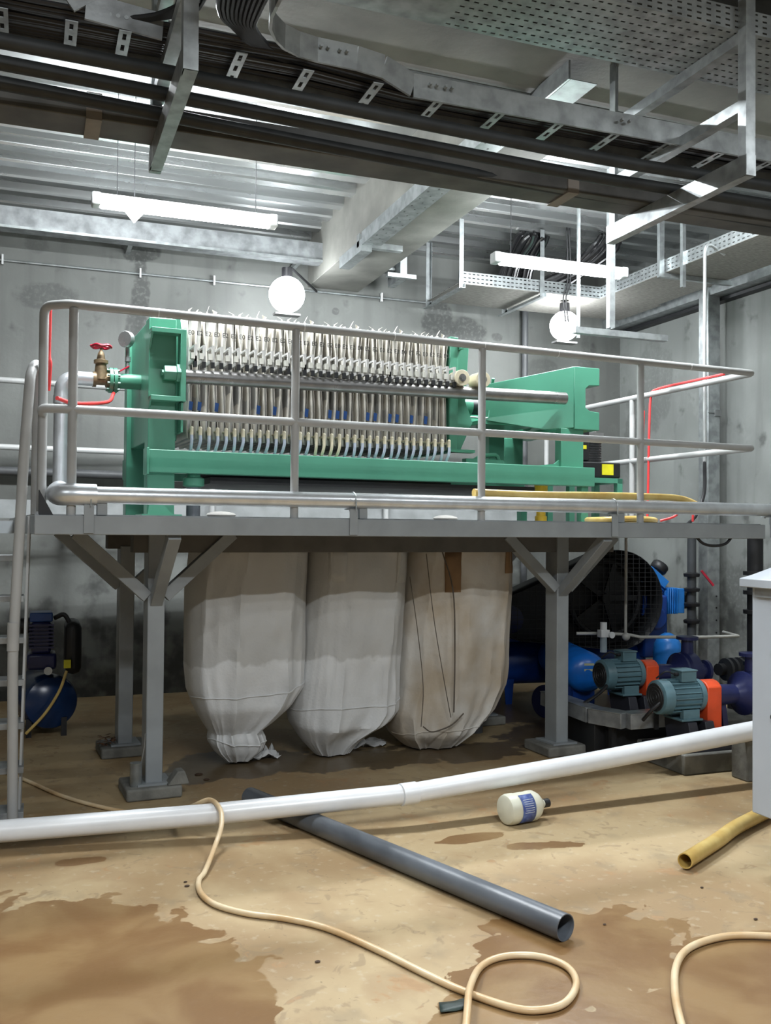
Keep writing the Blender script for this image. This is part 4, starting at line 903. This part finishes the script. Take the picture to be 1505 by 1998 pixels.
for k, z_ in enumerate((.07, .025)):
    c_ = ta - sd_ * -.0 + Vector((0, 0, z_)) + n_ * .004; part(bd, 'sticker', MB().bar(c_ - sd_ * .03 + n_ * (.003 if k else .006), c_ + sd_ * .05 + n_ * (.003 if k else .006), .012, .018), mat('pale_sticker', (.55, .55, .35), .6), label='pale printed sticker')
for k in (.15, .8): c_ = ta + dd * k; part(tn, 'leg', MB().box(c_.x - .1, c_.x + .1, c_.y - .02, c_.y + .02, 0, .32), BLUE)
wh = at(1062, 1362, 8.0); solo('caster_wheel', MB().cyl((wh.x, wh.y, .14), (wh.x + .05, wh.y + .02, .14), .14, 28), NAVY, 'navy wheel under the dark compressor beside the right column', 'wheel', bevel=.01)
# left small compressor
lc = at(97, 1372, 7.35); lcx, lcy = lc.x, lc.y
t = thing('portable_compressor', 'small dark blue portable air compressor standing behind the ladder', 'air compressor', (lcx, lcy, 0))
tk_ = part(t, 'tank', MB().lathe((lcx + .02, lcy - .25, .25), (lcx - .12, lcy + .35, .25), [(0, .03), (.01, .12), (.05, .19), (.09, .205), (.5, .205), (.55, .18), (.6, .08)], 32), mat('dark_blue_tank', (.008, .03, .10), .25))
part(t, 'head_block', MB().box(lcx - .17, lcx + .04, lcy - .2, lcy + .05, .50, .62).box(lcx - .14, lcx + .0, lcy - .18, lcy + .03, .62, .86), NAVY, bevel=.02)
mb = MB()
for k in range(7): mb.box(lcx - .16, lcx + .02, lcy - .2, lcy + .05, .66 + k * .028, .674 + k * .028)
part(t, 'cooling_fin', mb, NAVY); part(t, 'head_cover', MB().box(lcx - .155, lcx + .01, lcy - .19, lcy + .04, .86, .93), mat('blue_head', (.02, .07, .26), .35), bevel=.01)
part(t, 'belt_guard', MB().box(lcx + .10, lcx + .22, lcy - .25, lcy + .15, .46, .86), BLACKM, bevel=.05)
part(t, 'air_filter', MB().cyl((lcx - .22, lcy - .1, .83), (lcx - .15, lcy - .1, .83), .06), BLACK)
part(t, 'hose_pipe', MB().tube(spline([(lcx + .02, lcy - .1, .88), (lcx + .10, lcy - .12, .90), (lcx + .15, lcy - .15, .75), (lcx + .12, lcy - .2, .55)], 6), .018, 8), BLACK)
part(t, 'dial', MB().cyl((lcx - .02, lcy - .27, .50), (lcx - .02, lcy - .255, .50), .03), WHITE, label='white faced dial')
part(t, 'switch_box', MB().box(lcx + .09, lcx + .14, lcy - .30, lcy - .26, .52, .58), YEL)
part(t, 'outlet_hose', MB().tube(spline([(lcx + .11, lcy - .3, .50), (lcx + .06, lcy - .34, .36), (lcx - .04, lcy - .36, .2), (lcx - .17, lcy - .36, .06)], 6), .011, 8), YHOSE, label='yellow outlet hose')
for x_, y_ in ((.10, -.2), (-.15, -.2), (.05, .25), (-.2, .25)): part(t, 'leg', MB().box(lcx + x_ - .02, lcx + x_ + .02, lcy + y_ - .02, lcy + y_ + .02, 0, .14), BLACK)
# air line with regulator
al = thing('air_line', 'thin pale air pipe with filter regulator running past the compressors', 'air line', (4.7, 6.9, 0))
LN = mat('grey_conduit', (.45, .45, .42), .4)
part(al, 'pipe_run', MB().tube([at(1125, 1236, 7.7), at(1178, 1236, 7.7), at(1225, 1238, 7.75), at(1250, 1243, 7.8), at(1380, 1243, 8.0), at(1441, 1241, 8.1), at(1412, 1233, 8.6)], .013, 10), LN)
part(al, 'drop_pipe', MB().tube([at(1221, 1236, 7.75), at(1222, 1060, 7.75), at(1222, 1000, 7.75)], .012, 10), LN)
part(al, 'elbow_union', MB().ball(at(1222, 1242, 7.72), .034, 12), LN)
rg = at(1178, 1236, 7.62)
part(al, 'regulator', MB().cyl(rg + Vector((0, 0, -.03)), rg + Vector((0, 0, .09)), .028, 16).box(rg.x - .04, rg.x + .04, rg.y - .03, rg.y + .03, rg.z - .03, rg.z + .03), WHITE, bevel=.003)
part(al, 'filter_bowl', MB().cyl(rg + Vector((0, 0, -.15)), rg + Vector((0, 0, -.03)), .028, 16), mat('bowl_plastic', (.5, .6, .65), .15, alpha=.6))
part(al, 'dial', MB().cyl(rg + Vector((.05, -.05, -.01)), rg + Vector((.05, -.035, -.01)), .026, 16), WHITE)
# upright pipe with red valve
rp = at(1350, 1150, 9.0); vp_ = thing('upright_pipe', 'black upright pipe with flanges and a red lever valve near the right wall', 'pipe', (rp.x, rp.y, 0))
part(vp_, 'pipe_length', MB().tube([(rp.x, rp.y, .35), (rp.x, rp.y, 1.62)], .042, 16), mat('dark_pipe_grey', (.05, .055, .06), .5))
for z_ in (.72, .88, 1.02, 1.16): part(vp_, 'flange', MB().lathe((rp.x, rp.y, z_), (rp.x, rp.y, z_ + .04), [(0, .07), (.015, .075), (.03, .075), (.04, .05)], 20), BLACK)
part(vp_, 'lever', MB().bar((rp.x + .07, rp.y - .05, 1.22), (rp.x + .17, rp.y - .1, 1.08), .04, .02), REDP, label='red valve lever')
jn = at(1430, 1305, 8.0); jp = thing('flanged_pipe', 'black flanged horizontal pipe between the steel column and cabinet', 'pipe', (jn.x, jn.y, 0))
part(jp, 'pipe_length', MB().tube([jn + Vector((-.15, 0, 0)), jn + Vector((.5, .1, 0))], .05, 16), BLACKM)
for dx in (-.09, -.02, .06, .13): part(jp, 'flange', MB().cyl(jn + Vector((dx, dx * .15, 0)), jn + Vector((dx + .025, dx * .15, 0)), .095, 20), BLACKM)
for dx in (.15,): part(jp, 'support_foot', MB().box(jn.x - .03, jn.x + .03, jn.y - .03, jn.y + .03, 0, jn.z), BLACKM)
jv = at(1474, 1150, 7.4); vt = thing('valve_stack', 'dark upright pipe with stacked valves just behind the cabinet', 'pipe', (jv.x, jv.y, 0))
part(vt, 'pipe_length', MB().tube([(jv.x, jv.y, 0), (jv.x, jv.y, 1.62)], .06, 16), BLACKM)
for z_ in (.55, .95, 1.1, 1.25): part(vt, 'flange', MB().cyl((jv.x, jv.y, z_), (jv.x, jv.y, z_ + .03), .09, 20), BLACKM)
bk = at(1262, 1300, 8.3); dm_ = thing('blue_canister', 'upright bright blue canister behind the farther pump motor', 'canister', (bk.x + .15, bk.y, 0))
part(dm_, 'shell', MB().lathe((bk.x + .22, bk.y, 0), (bk.x + .22, bk.y, 1.02), [(0, .125), (.52, .125), (.60, .115), (.66, .08), (.69, .03)], 28), LBLUE)
# steel column and conduits by the right wall
sx0 = 6.08
scn = thing('steel_column', 'galvanised steel box column standing close to the right wall', 'column', (sx0 + .07, 7.5, 0))
part(scn, 'shaft', MB().box(sx0, sx0 + .14, 7.43, 7.57, 0, 3.95), GALV, bevel=.004)
part(scn, 'cap_plate', MB().box(sx0 - .02, sx0 + .24, 7.40, 7.60, 3.95, 3.97).box(sx0, XR, 7.45, 7.5, 3.86, 3.95), GALV)
mb = MB()
for z_ in (.62, .74, .86, .97, 1.45): mb.cyl((sx0 + .10, 7.43, z_), (sx0 + .10, 7.424, z_), .008, 10)
part(scn, 'bolt_hole', mb, BLACK)
cn = at(1369, 700, 7.7)
cd = thing('vertical_conduit', 'thin white steel conduit hanging down past the guard rail with a bent top', 'conduit', (cn.x, cn.y, 2.0))
tp = at(1376, 482, 7.7); part(cd, 'conduit_tube', MB().tube(round_path([tp + Vector((.28, .1, -.0)), tp + Vector((0, 0, .05)), Vector((tp.x, tp.y, at(1367, 905, 7.7).z))], .12, 8), .014, 10), mat('bright_conduit', (.62, .64, .64), .3, .6))
part(cd, 'black_cable', MB().tube(spline([Vector((tp.x, tp.y, at(1367, 905, 7.7).z + .02)), Vector((tp.x - .02, tp.y - .02, 1.9)), Vector((tp.x - .12, tp.y - .05, 1.72)), Vector((tp.x - .25, tp.y - .1, 1.64))], 6), .014, 8), BLACK)
ws = ony(1402, 806, 7.42); part(scn, 'clip', MB().box(ws.x - .04, ws.x + .03, ws.y - .01, ws.y + .012, ws.z - .03, ws.z + .03).bar(ws + Vector((-.12, 0, .0)), ws, .006, .006), mat('clip_grey', (.15, .16, .16), .5), label='small dark clip')
dc = solo('hanging_cable', MB(PM).tube(spline([(4.25, -.01, 1.55), (4.32, -.01, 1.50), (4.42, -.01, 1.485), (4.52, -.01, 1.50), (4.58, -.01, 1.55)], 6), .01, 8), BLACK, 'black cable sagging below the right end of the platform beam', 'cable')
#@@OVERHEAD
# ---------------------------------------------------------------- overhead supports and trays
def bracket(lb, x, yn, yf, sgn):
    t = thing('ceiling_bracket', lb, 'bracket', (x, (yn + yf) / 2, 3.1), 0, 'angle steel pipe hangers under the ceiling')
    part(t, 'hanger', MB().angle((x, yn, 3.1), (x, yn, 4.5), .05, .005, (sgn, 0, 0), (0, 1, 0)), GALV)
    part(t, 'hanger', MB().angle((x, yf + .02, 3.1), (x, yf + .02, 4.5 if x < 2.6 else 4.5), .05, .005, (sgn, 0, 0), (0, -1, 0)), GALV)
    part(t, 'cross_member', MB().box(x + .001, x + .051, yn - .002, yf + .05, 3.1, 3.19), GALV)
    for z_ in (3.39, 3.69): part(t, 'cross_member', MB().angle((x + .006 * sgn, yn + .006, z_), (x + .006 * sgn, yf + .02, z_), .05, .005, (0, 0, 1), (sgn, 0, 0)), GALV)
    return t
bracket('galvanised hanger frame at the upper left holding the dark pipes', .45, 3.16, 4.10, 1)
bracket('galvanised hanger frame at the upper right with three cross members', 2.83, 3.22, 4.22, 1)
bracket('galvanised hanger frame left of the picture edge', -2.2, 3.16, 4.10, 1)
bracket('galvanised hanger frame right of the picture edge', 5.2, 3.2, 4.2, 1)
for i, (yc, lb) in enumerate([(3.44, 'dark lagged overhead pipe, nearest of the three'), (3.61, 'dark lagged overhead pipe, middle of the three'), (3.78, 'dark lagged overhead pipe, farthest of the three')]):
    pts = [Vector((x, yc + .045 * min(x, 2.4) * (1 + .35 * i) + .006 * math.sin(x * 1.3 + i), 3.218 + .004 * math.sin(x * 2 + i))) for x in [XL + .35 * k for k in range(32)] if x < XR]
    solo('overhead_pipe', MB().tube(pts, .027, 16), PIPEBLK, lb, 'pipe', 'dark overhead pipes')
od = thing('overhead_duct', 'dusty flat bottomed rectangular duct beside the dark overhead pipes', 'duct', (1, 3.95, 3.19))
part(od, 'duct_body', MB().box(XL, XR, 3.90, 4.09, 3.195, 3.29), DUSTY, bevel=.004)
for x in (.21, 2.4): part(od, 'joint_strap', MB().box(x - .03, x + .03, 3.893, 4.097, 3.188, 3.296), mat('joint_tape', (.22, .20, .18), .7))
# cable ladder
cl = thing('cable_ladder', 'galvanised cable ladder full of black cables above the dark pipes', 'cable ladder', (1.5, 3.9, 3.42))
RW = .10
def railseg(pts, z0, th=.012):
    mb = MB(); h_ = RW
    for (a_, b_) in zip(pts[:-1], pts[1:]):
        a_, b_ = Vector(a_), Vector(b_); mb.bar(a_ + Vector((0, 0, z0 + h_ / 2)), b_ + Vector((0, 0, z0 + h_ / 2)), th, h_)
    return mb
part(cl, 'side_rail', railseg([(XL, 3.62, .10), (.10, 3.62, .10), (.16, 3.62, .02), (.44, 3.63, 0)], 3.42), GALVD, smooth=False)
corner = [(.80, 3.30, .0), (.80, 3.38, .0), (.815, 3.46, 0), (.85, 3.53, 0), (.90, 3.585, 0), (.97, 3.62, 0), (1.05, 3.635, 0), (1.22, 3.64, 0.0), (1.34, 3.65, -.01), (1.48, 3.67, -.055), (XR, 3.70, -.03)]
part(cl, 'side_rail', railseg(corner, 3.45), GALV, smooth=False)
part(cl, 'side_rail', railseg([(XL, 3.90, 0), (1.0, 3.90, 0), (1.6, 3.95, 0), (XR, 3.95, 0)], 3.42), GALVD, smooth=False)
part(cl, 'side_rail', railseg([(.80, 3.30, 0), (.80, 1.2, 0)], 3.45), GALVD, smooth=False)
part(cl, 'side_rail', railseg([(.44, 3.30, 0), (.44, 1.2, 0)], 3.45), GALVD, smooth=False)
mb = MB()
for gx in (.245, .275, .305): mb.cyl((gx, 3.63 - .013, 3.475), (gx, 3.63 - .008, 3.475), .008, 12)
for gx in (1.06, 1.09, 1.14, 1.17, 1.55, 1.58, 1.62, 1.65, 2.5, 2.54):
    mb.cyl((gx, 3.62 + (.035 if gx > 1.5 else .006), 3.51 - (.055 if gx > 1.5 else 0)), (gx, 3.60 + (.035 if gx > 1.5 else .006), 3.51 - (.055 if gx > 1.5 else 0)), .007, 8)
part(cl, 'rail_bolt', mb, GALV)
for x in (-1.2, -.85, -.5, -.15, .09, .28, .44 + .08, .72, 1.0, 1.30, 1.60, 1.9, 2.2, 2.5, 2.8, 3.1, 3.4, 3.7):
    mb = MB(); o_ = (x, 3.62 if x < .9 else (3.66 if x < 1.4 else 3.715), 3.425)
    perf(mb, o_, (1, 0, 0), (0, 1, 0), .045, .26, 1, 3, .014, .045)
    part(cl, 'rung', mb, GALV, solid=.004, smooth=False)
rnd = random.Random(2)
mb = MB()
for k in range(24):
    y_ = 3.645 + .0105 * k; zz = 3.46 + rnd.uniform(0, .03)
    mb.tube([Vector((x, y_ + .06 * min(1, max(0, (x - 1.0) / .5)) + rnd.uniform(-.004, .004), zz + rnd.uniform(-.004, .008))) for x in [XL + .5 * j for j in range(21)] if x < XR], .0095, 6)
for k in range(16):
    x_ = .47 + .02 * k
    mb.tube(spline([(x_, 1.2, 3.50), (x_, 3.2, 3.50), (x_ - .01 * k - .03, 3.55, 3.49), (x_ - .35 - .02 * k, 3.70, 3.47)] if k < 6 else [(x_, 1.2, 3.50), (x_, 3.2, 3.50), (x_ + .03 + .01 * (16 - k), 3.6, 3.49), (x_ + .4, 3.70 + .008 * k, 3.47)], 6), .0095, 6)
part(cl, 'cable_bundle', mb, mat('black_cable_sheath', (.015, .016, .02), .4), kind='stuff', label='mass of thin black cables')
for y_ in (1.6, 2.0, 2.4, 2.8, 3.1): part(cl, 'rung', MB().box(.44, .80, y_, y_ + .04, 3.45, 3.465), GALV)
# perforated tray
pt = thing('perforated_tray', 'wide perforated galvanised cable tray crossing the top of the picture', 'cable tray', (2, 3.5, 3.74))
mb = MB(); perf(mb, (1.62, 3.27, 3.745), (1, 0, 0), (0, 1, 0), 3.6, .43, 84, 9, .022, .009)
part(pt, 'tray_bottom', mb, GALV, solid=.002, smooth=False)
part(pt, 'tray_bottom', MB().box(-1.0, 1.62, 3.27, 3.70, 3.744, 3.746), GALV, label='plain unperforated tray sheet')
mb = MB(); perf(mb, (1.9, 3.27, 3.745), (1, 0, 0), (0, 0, 1), 3.3, .10, 66, 4, .024, .008)
part(pt, 'side_flange', mb, GALV, solid=.002, smooth=False)
part(pt, 'side_flange', MB().box(-1.0, 5.2, 3.698, 3.70, 3.745, 3.845), GALV)
mb = MB()
for k in range(13): mb.tube([(x, 3.30 + .03 * k + .004 * math.sin(x * 3 + k), 3.765) for x in [-1 + .4 * j for j in range(16)]], .012, 6)
part(pt, 'cable_bundle', mb, MATS['black_cable_sheath'], kind='stuff')
# conduit on the cross beam
solo('beam_conduit', MB().tube([(XL, 4.55, 4.02), (XR, 4.72, 4.02)], .012, 8), GALV, 'thin steel conduit fixed along the underside of the cross beam', 'conduit')
# tray on the beam running to the back wall
bt = thing('beam_cable_tray', 'galvanised tray with holes fixed along the long concrete beam to the wall', 'cable tray', (2.7, 6.5, 3.9))
mb = MB(); perf(mb, (2.60, 4.95, 4.00), (0, 1, 0), (1, 0, 0), 2.6, .16, 34, 3, .02, .012, True)
part(bt, 'tray_bottom', mb, GALV, solid=.002, smooth=False)
part(bt, 'side_flange', MB().box(2.585, 2.60, 4.95, 7.55, 3.99, 4.10), GALV)
part(bt, 'upper_bend', MB().prism([(2.585, 4.95, 4.0), (2.585, 4.7, 3.93), (2.585, 4.25, 3.93), (2.585, 4.25, 4.03), (2.585, 4.7, 4.03), (2.585, 4.95, 4.1)], (.012, 0, 0)).box(2.6, 2.76, 4.25, 4.7, 3.93, 3.934), GALV)
part(bt, 'end_box', MB().box(2.58, 2.68, 7.55, 8.15, 3.94, 4.04).box(2.58, 2.98, 7.60, 7.66, 3.99, 4.10), GALV)
# wall trunking
wt = thing('wall_trunking', 'galvanised trunking running along the top of the back wall', 'trunking', (.5, 9.0, 4.2))
def wx(x, y, Y=8.75): return ony(x, y, Y)
a_, b_ = wx(0, 430), wx(770, 538); z0 = (a_.z + b_.z) / 2
part(wt, 'trunk_body', MB().box(XL, 3.35, 8.75, 8.90, z0, z0 + .19), GALVD, bevel=.003)
part(wt, 'trunk_lip', MB().box(XL, 3.35, 8.735, 8.75, z0 - .003, z0 + .02), GALV)
part(wt, 'end_bracket', MB().box(3.35, 3.42, 8.6, 8.95, z0 - .12, z0 + .22).box(3.2, 3.5, 8.55, 8.6, z0 - .12, z0 - .08), GALV)
for x in (-1.5, .8, 2.4): part(wt, 'wall_arm', MB().box(x, x + .04, 8.9, YB, z0 + .02, z0 + .06), GALV)
wc = thing('wall_conduit', 'thin conduit clipped straight along the back wall', 'conduit', (1.5, 9.2, 4.0))
part(wc, 'conduit_tube', MB().tube([(XL, 9.245, 4.0), (3.9, 9.245, 4.0)], .011, 8), GALV)
for p in ((5, 508), (274, 532), (418, 552), (745, 580)):
    c_ = ony(p[0], p[1], 9.24); part(wc, 'clip', MB().box(c_.x - .008, c_.x + .008, 9.225, 9.26, 3.96, 4.05), WHITE)
for p in ((1025, 620, .035, 'grey pipe standing against the back wall behind the right flood lamp'),):
    c_ = ony(p[0], p[1], 9.2); solo('wall_pipe', MB().tube([(c_.x, 9.2, 0), (c_.x, 9.2, 4.1)], p[2], 12), mat('dark_wall_pipe', (.10, .105, .11), .5), p[3], 'pipe')
solo('wall_pipe', MB().tube([(XL, 9.15, 2.12), (2.8, 9.15, 2.05)], .04, 12), MATS['dark_wall_pipe'], 'dark horizontal pipe low on the back wall behind the press', 'pipe')
# lower trays A (along wall) and B (along the right wall)
ZT = 3.90
ta_ = thing('corner_cable_tray', 'perforated cable tray with black cables along the back wall turning at the right corner', 'cable tray', (5, 8.3, ZT))
mb = MB(); perf(mb, (3.72, 8.05, ZT), (1, 0, 0), (0, 0, 1), 1.55, .115, 34, 3, .026, .010); part(ta_, 'side_flange', mb, GALV, solid=.002, smooth=False)
mb = MB(); perf(mb, (5.27, 8.05, ZT), (0, -1, 0), (0, 0, 1), 5.0, .115, 90, 3, .026, .010); part(ta_, 'side_flange', mb, GALV, solid=.002, smooth=False)
TB = mat('tray_underside_sheet', (.34, .33, .30), .55, .3, .2, 20, streak=(1, 6, 1))
part(ta_, 'tray_bottom', MB().box(3.72, 6.0, 8.05, 8.80, ZT - .004, ZT).box(5.27, 5.95, 3.05, 8.05, ZT - .004, ZT), TB)
mb = MB()
for k in range(16): mb.tube([(x, 8.12 + .04 * k + .01 * math.sin(x * 2 + k), ZT + .02 + .012 * (k % 3)) for x in (3.8, 4.3, 4.8, 5.3, 5.8)], .014, 6)
for k in range(13): mb.tube([(5.33 + .045 * k, y_, ZT + .02 + .012 * (k % 3)) for y_ in (8.5, 7.5, 6, 4.5, 3.1)], .014, 6)
part(ta_, 'cable_bundle', mb, MATS['black_cable_sheath'], kind='stuff')
for x, y_, lb in ((3.76, 8.05, 'l'), (4.62, 8.05, 'm')):
    mb = MB().angle((x, 8.02, ZT - .06), (x, 8.02, 4.5), .045, .004, (-1, 0, 0), (0, 1, 0)).angle((x, 8.82, ZT - .06), (x, 8.82, 4.5), .045, .004, (-1, 0, 0), (0, -1, 0))
    mb.angle((x, 7.98, ZT - .06), (x, 8.9, ZT - .06), .045, .004, (0, 0, 1), (-1, 0, 0))
    part(ta_, 'hanger', mb, GALV)
mb = MB()
for y_ in (7.0, 5.6): mb.box(5.20, 5.25, y_ + .001, y_ + .039, ZT - .01, 4.5).box(5.20, 6.0, y_, y_ + .04, ZT - .05, ZT - .01)
part(ta_, 'hanger', mb, GALV)
# plastic-wrapped black cables rising through the ceiling
def wrap(lb, pts, r):
    P_ = [at(*p) for p in pts]; P_[0].z = 4.46; rnd = random.Random(int(pts[0][0])); mb = MB()
    t = thing('black_cable_bundle', lb, 'cables', (P_[-1].x, P_[-1].y, P_[-1].z), 0, 'black wrapped cable bundles')
    for k in range(34):
        a_ = rnd.random() * 6.28; q_ = math.sqrt(rnd.random()) * r
        o_ = Vector((math.cos(a_) * q_, math.sin(a_) * q_ * .5, math.sin(a_) * q_ * .4))
        mb.tube(spline([p + o_ * (1 if j % 2 else .85) + Vector((rnd.uniform(-.015, .015), 0, rnd.uniform(-.015, .015))) for j, p in enumerate(P_)], 5), rnd.uniform(.012, .028), 8)
    part(t, 'cable_sheath', mb, mat('shiny_black_wrap', (.012, .012, .013), .22), kind='stuff')
wrap('wide bundle of glossy black cables dropping from the ceiling behind the right tube lamp', [(1046, 446, 9.2), (1036, 470, 9.25), (1016, 508, 9.35), (1003, 548, 9.4)], .17)
wrap('bundle of glossy black cables at the right slanting down to the tray', [(1192, 455, 9.3), (1176, 488, 9.3), (1130, 525, 9.4), (1075, 556, 9.45)], .14)
# ceiling uprights
for x, y0_, y1_, d, w_, lb in ((1131, 435, 660, 8.0, .022, 'slim steel hanger with the right flood lamp'), (1196, 455, 640, 7.6, .05, 'bright galvanised strut hanging right of the tube lamp'), (1336, 450, 560, 8.2, .035, 'short galvanised strut hanging above the right wall tray')):
    a_, b_ = at(x, y0_, d), at(x, y1_, d); b_.x, b_.y = a_.x, a_.y
    solo('ceiling_strut', MB().chan((a_.x, a_.y, b_.z), (a_.x, a_.y, 4.5), w_, w_, .004, up=(1, 0, 0)), GALV, lb, 'strut', 'struts hanging from the ceiling')
cnp = at(1194, 645, 7.6)
solo('strut_foot_bar', MB().box(cnp.x - .35, cnp.x + .52, cnp.y - .03, cnp.y + .03, cnp.z - .05, cnp.z), GALV, 'horizontal galvanised bar at the foot of the bright strut', 'bar')
# channel along the right wall
rc = thing('wall_channel', 'galvanised channel running along the right wall above the column', 'channel', (6.2, 6, 3.87))
part(rc, 'channel_body', MB().chan((6.10, 9.27, 3.935), (6.10, -1, 3.935), .20, .13, .006, open_=-1), GALV)
part(rc, 'shadow_strip', MB().box(6.24, 6.34, -1, 9.27, 3.83, 3.86), BLACKM, label='dark strip standing in for shade under the channel')  # solid dark strip in place of the shade below the channel
#@@LAMPS
def tubelamp(lb, xa, ya, xb, yb, Y, power, direct=False):
    a_, b_ = (Vector((xa, Y, ya)), Vector((xb, Y, ya))) if direct else (ony(xa, ya, Y), ony(xb, yb, Y)); z_ = (a_.z + b_.z) / 2; x0, x1 = a_.x, b_.x
    t = thing('tube_lamp', lb, 'lamp', ((x0 + x1) / 2, Y, z_), 0, 'hanging fluorescent tube lamps')
    prof = [(-.045, .03), (-.055, .012), (-.05, .0), (.05, .0), (.055, .012), (.045, .03), (.03, .06), (-.03, .06)]
    part(t, 'housing', MB().prism([(x0, Y + a, z_ + b) for a, b in prof], (x1 - x0, 0, 0)), WHITE, bevel=.003)
    part(t, 'tube', MB().cyl((x0 + .03, Y, z_ - .016), (x1 - .03, Y, z_ - .016), .018, 14), TUBE, label='glowing tube')
    for x in (x0, x1): part(t, 'end_cap', MB().box(x - .03, x + .03, Y - .05, Y + .05, z_ - .025, z_ + .062), mat('cap_grey', (.35, .36, .36), .4), bevel=.012)
    for k in range(4): x = x0 + (x1 - x0) * (k + .5) / 4; part(t, 'clip', MB().box(x - .012, x + .012, Y - .058, Y + .058, z_ - .012, z_ + .03), WHITE)
    for x in (x0 + .13, x1 - .12): part(t, 'suspension_wire', MB().tube([(x, Y, z_ + .06), (x, Y, 4.56)], .003, 6), BLACKM)
    light('AREA', 'tube_light', ((x0 + x1) / 2, Y, z_ - .042), power, size=x1 - x0 - .1, size_y=.03)
    for s_ in (-1, 1): light('AREA', 'tube_light', ((x0 + x1) / 2, Y + s_ * .068, z_ + .02), power * .6, size=x1 - x0 - .1, size_y=.03, rot=(s_ * math.radians(115), 0, 0))
    return t
tubelamp('lit fluorescent tube lamp hanging at the upper left', 188, 398, 532, 436, 6.4, 60)
tubelamp('lit fluorescent tube lamp hanging at the right in front of the cables', 968, 508, 1215, 538, 6.6, 60)
tubelamp('fluorescent tube lamp above the cable ladder at the left', .1, 4.3, 1.3, 0, 5.47, 95, True)
tubelamp('fluorescent tube lamp above the cable ladder at the right', 3.3, 4.3, 4.5, 0, 5.47, 95, True)
s_ = ony(262, 418, 6.6); dt = thing('ceiling_detector', 'small white dome shaped sensor hanging beside the left tube lamp', 'sensor', (s_.x, 6.6, s_.z))
part(dt, 'dome', MB().lathe((s_.x, 6.6, s_.z + .07), (s_.x, 6.6, s_.z - .06), [(0, .055), (.02, .065), (.06, .062), (.11, .02), (.13, .004)], 20), WHITE)
part(dt, 'stem', MB().tube([(s_.x, 6.6, s_.z + .07), (s_.x, 6.6, 4.6)], .003, 6), BLACKM)
def flood(lb, x, y, Y, r, power, arm):
    c_ = ony(x, y, Y); t = thing('flood_lamp', lb, 'lamp', (c_.x, Y, c_.z - r))
    part(t, 'globe', MB().ball(c_, r, 28), BULB, label='glaring white globe')  # globe enlarged to take in the glare round the lamp
    part(t, 'holder', MB().cyl(c_ + Vector((0, 0, r * .9)), c_ + Vector((0, 0, r + .08)), .05), BLACK)
    if arm == 'wall': part(t, 'arm', MB().tube(round_path([c_ + Vector((0, 0, r + .06)), c_ + Vector((.06, .1, r + .12)), Vector((c_.x + .5, 9.24, 4.0))], .05), .012, 8), BLACK)
    else: part(t, 'cord', MB().tube(spline([c_ + Vector((0, 0, r + .06)), c_ + Vector((.02, .02, r + .3)), c_ + Vector((.03, .0, 4.5 - c_.z))], 6), .01, 8), BLACK)
    part(t, 'base_plate', MB().box(c_.x - .12, c_.x + .12, Y - .05, Y + .05, c_.z - r - .03, c_.z - r - .012), mat('lamp_base', (.3, .3, .3), .4))
    light('POINT', 'flood_light', c_, power, size=r * .9)
    bpy.data.lights[-1].use_shadow = True
    return t
flood('glaring round flood lamp on the back wall above the middle of the press', 560, 575, 8.5, .166, 0.01, 'wall')
flood('glaring round flood lamp hanging at the right below the cable tray', 1102, 636, 8.25, .148, 0.01, 'cord')
for k, (dx, dy) in enumerate(((0, 0), (.03, 0))):
    a_ = ony(1105, 560, 7.98); solo('lamp_cord', MB().tube(spline([(a_.x + dx, 7.98 + dy, 4.575), (a_.x + dx + .02, 7.98, 4.05), (a_.x + dx - .03, 7.98, 3.85), (a_.x + dx + .01, 8.0, 3.62)], 6), .008, 6), BLACK, ['thin black cord hanging above the right flood lamp', 'second thin black cord hanging beside the right flood lamp'][k], 'cord')
#@@END
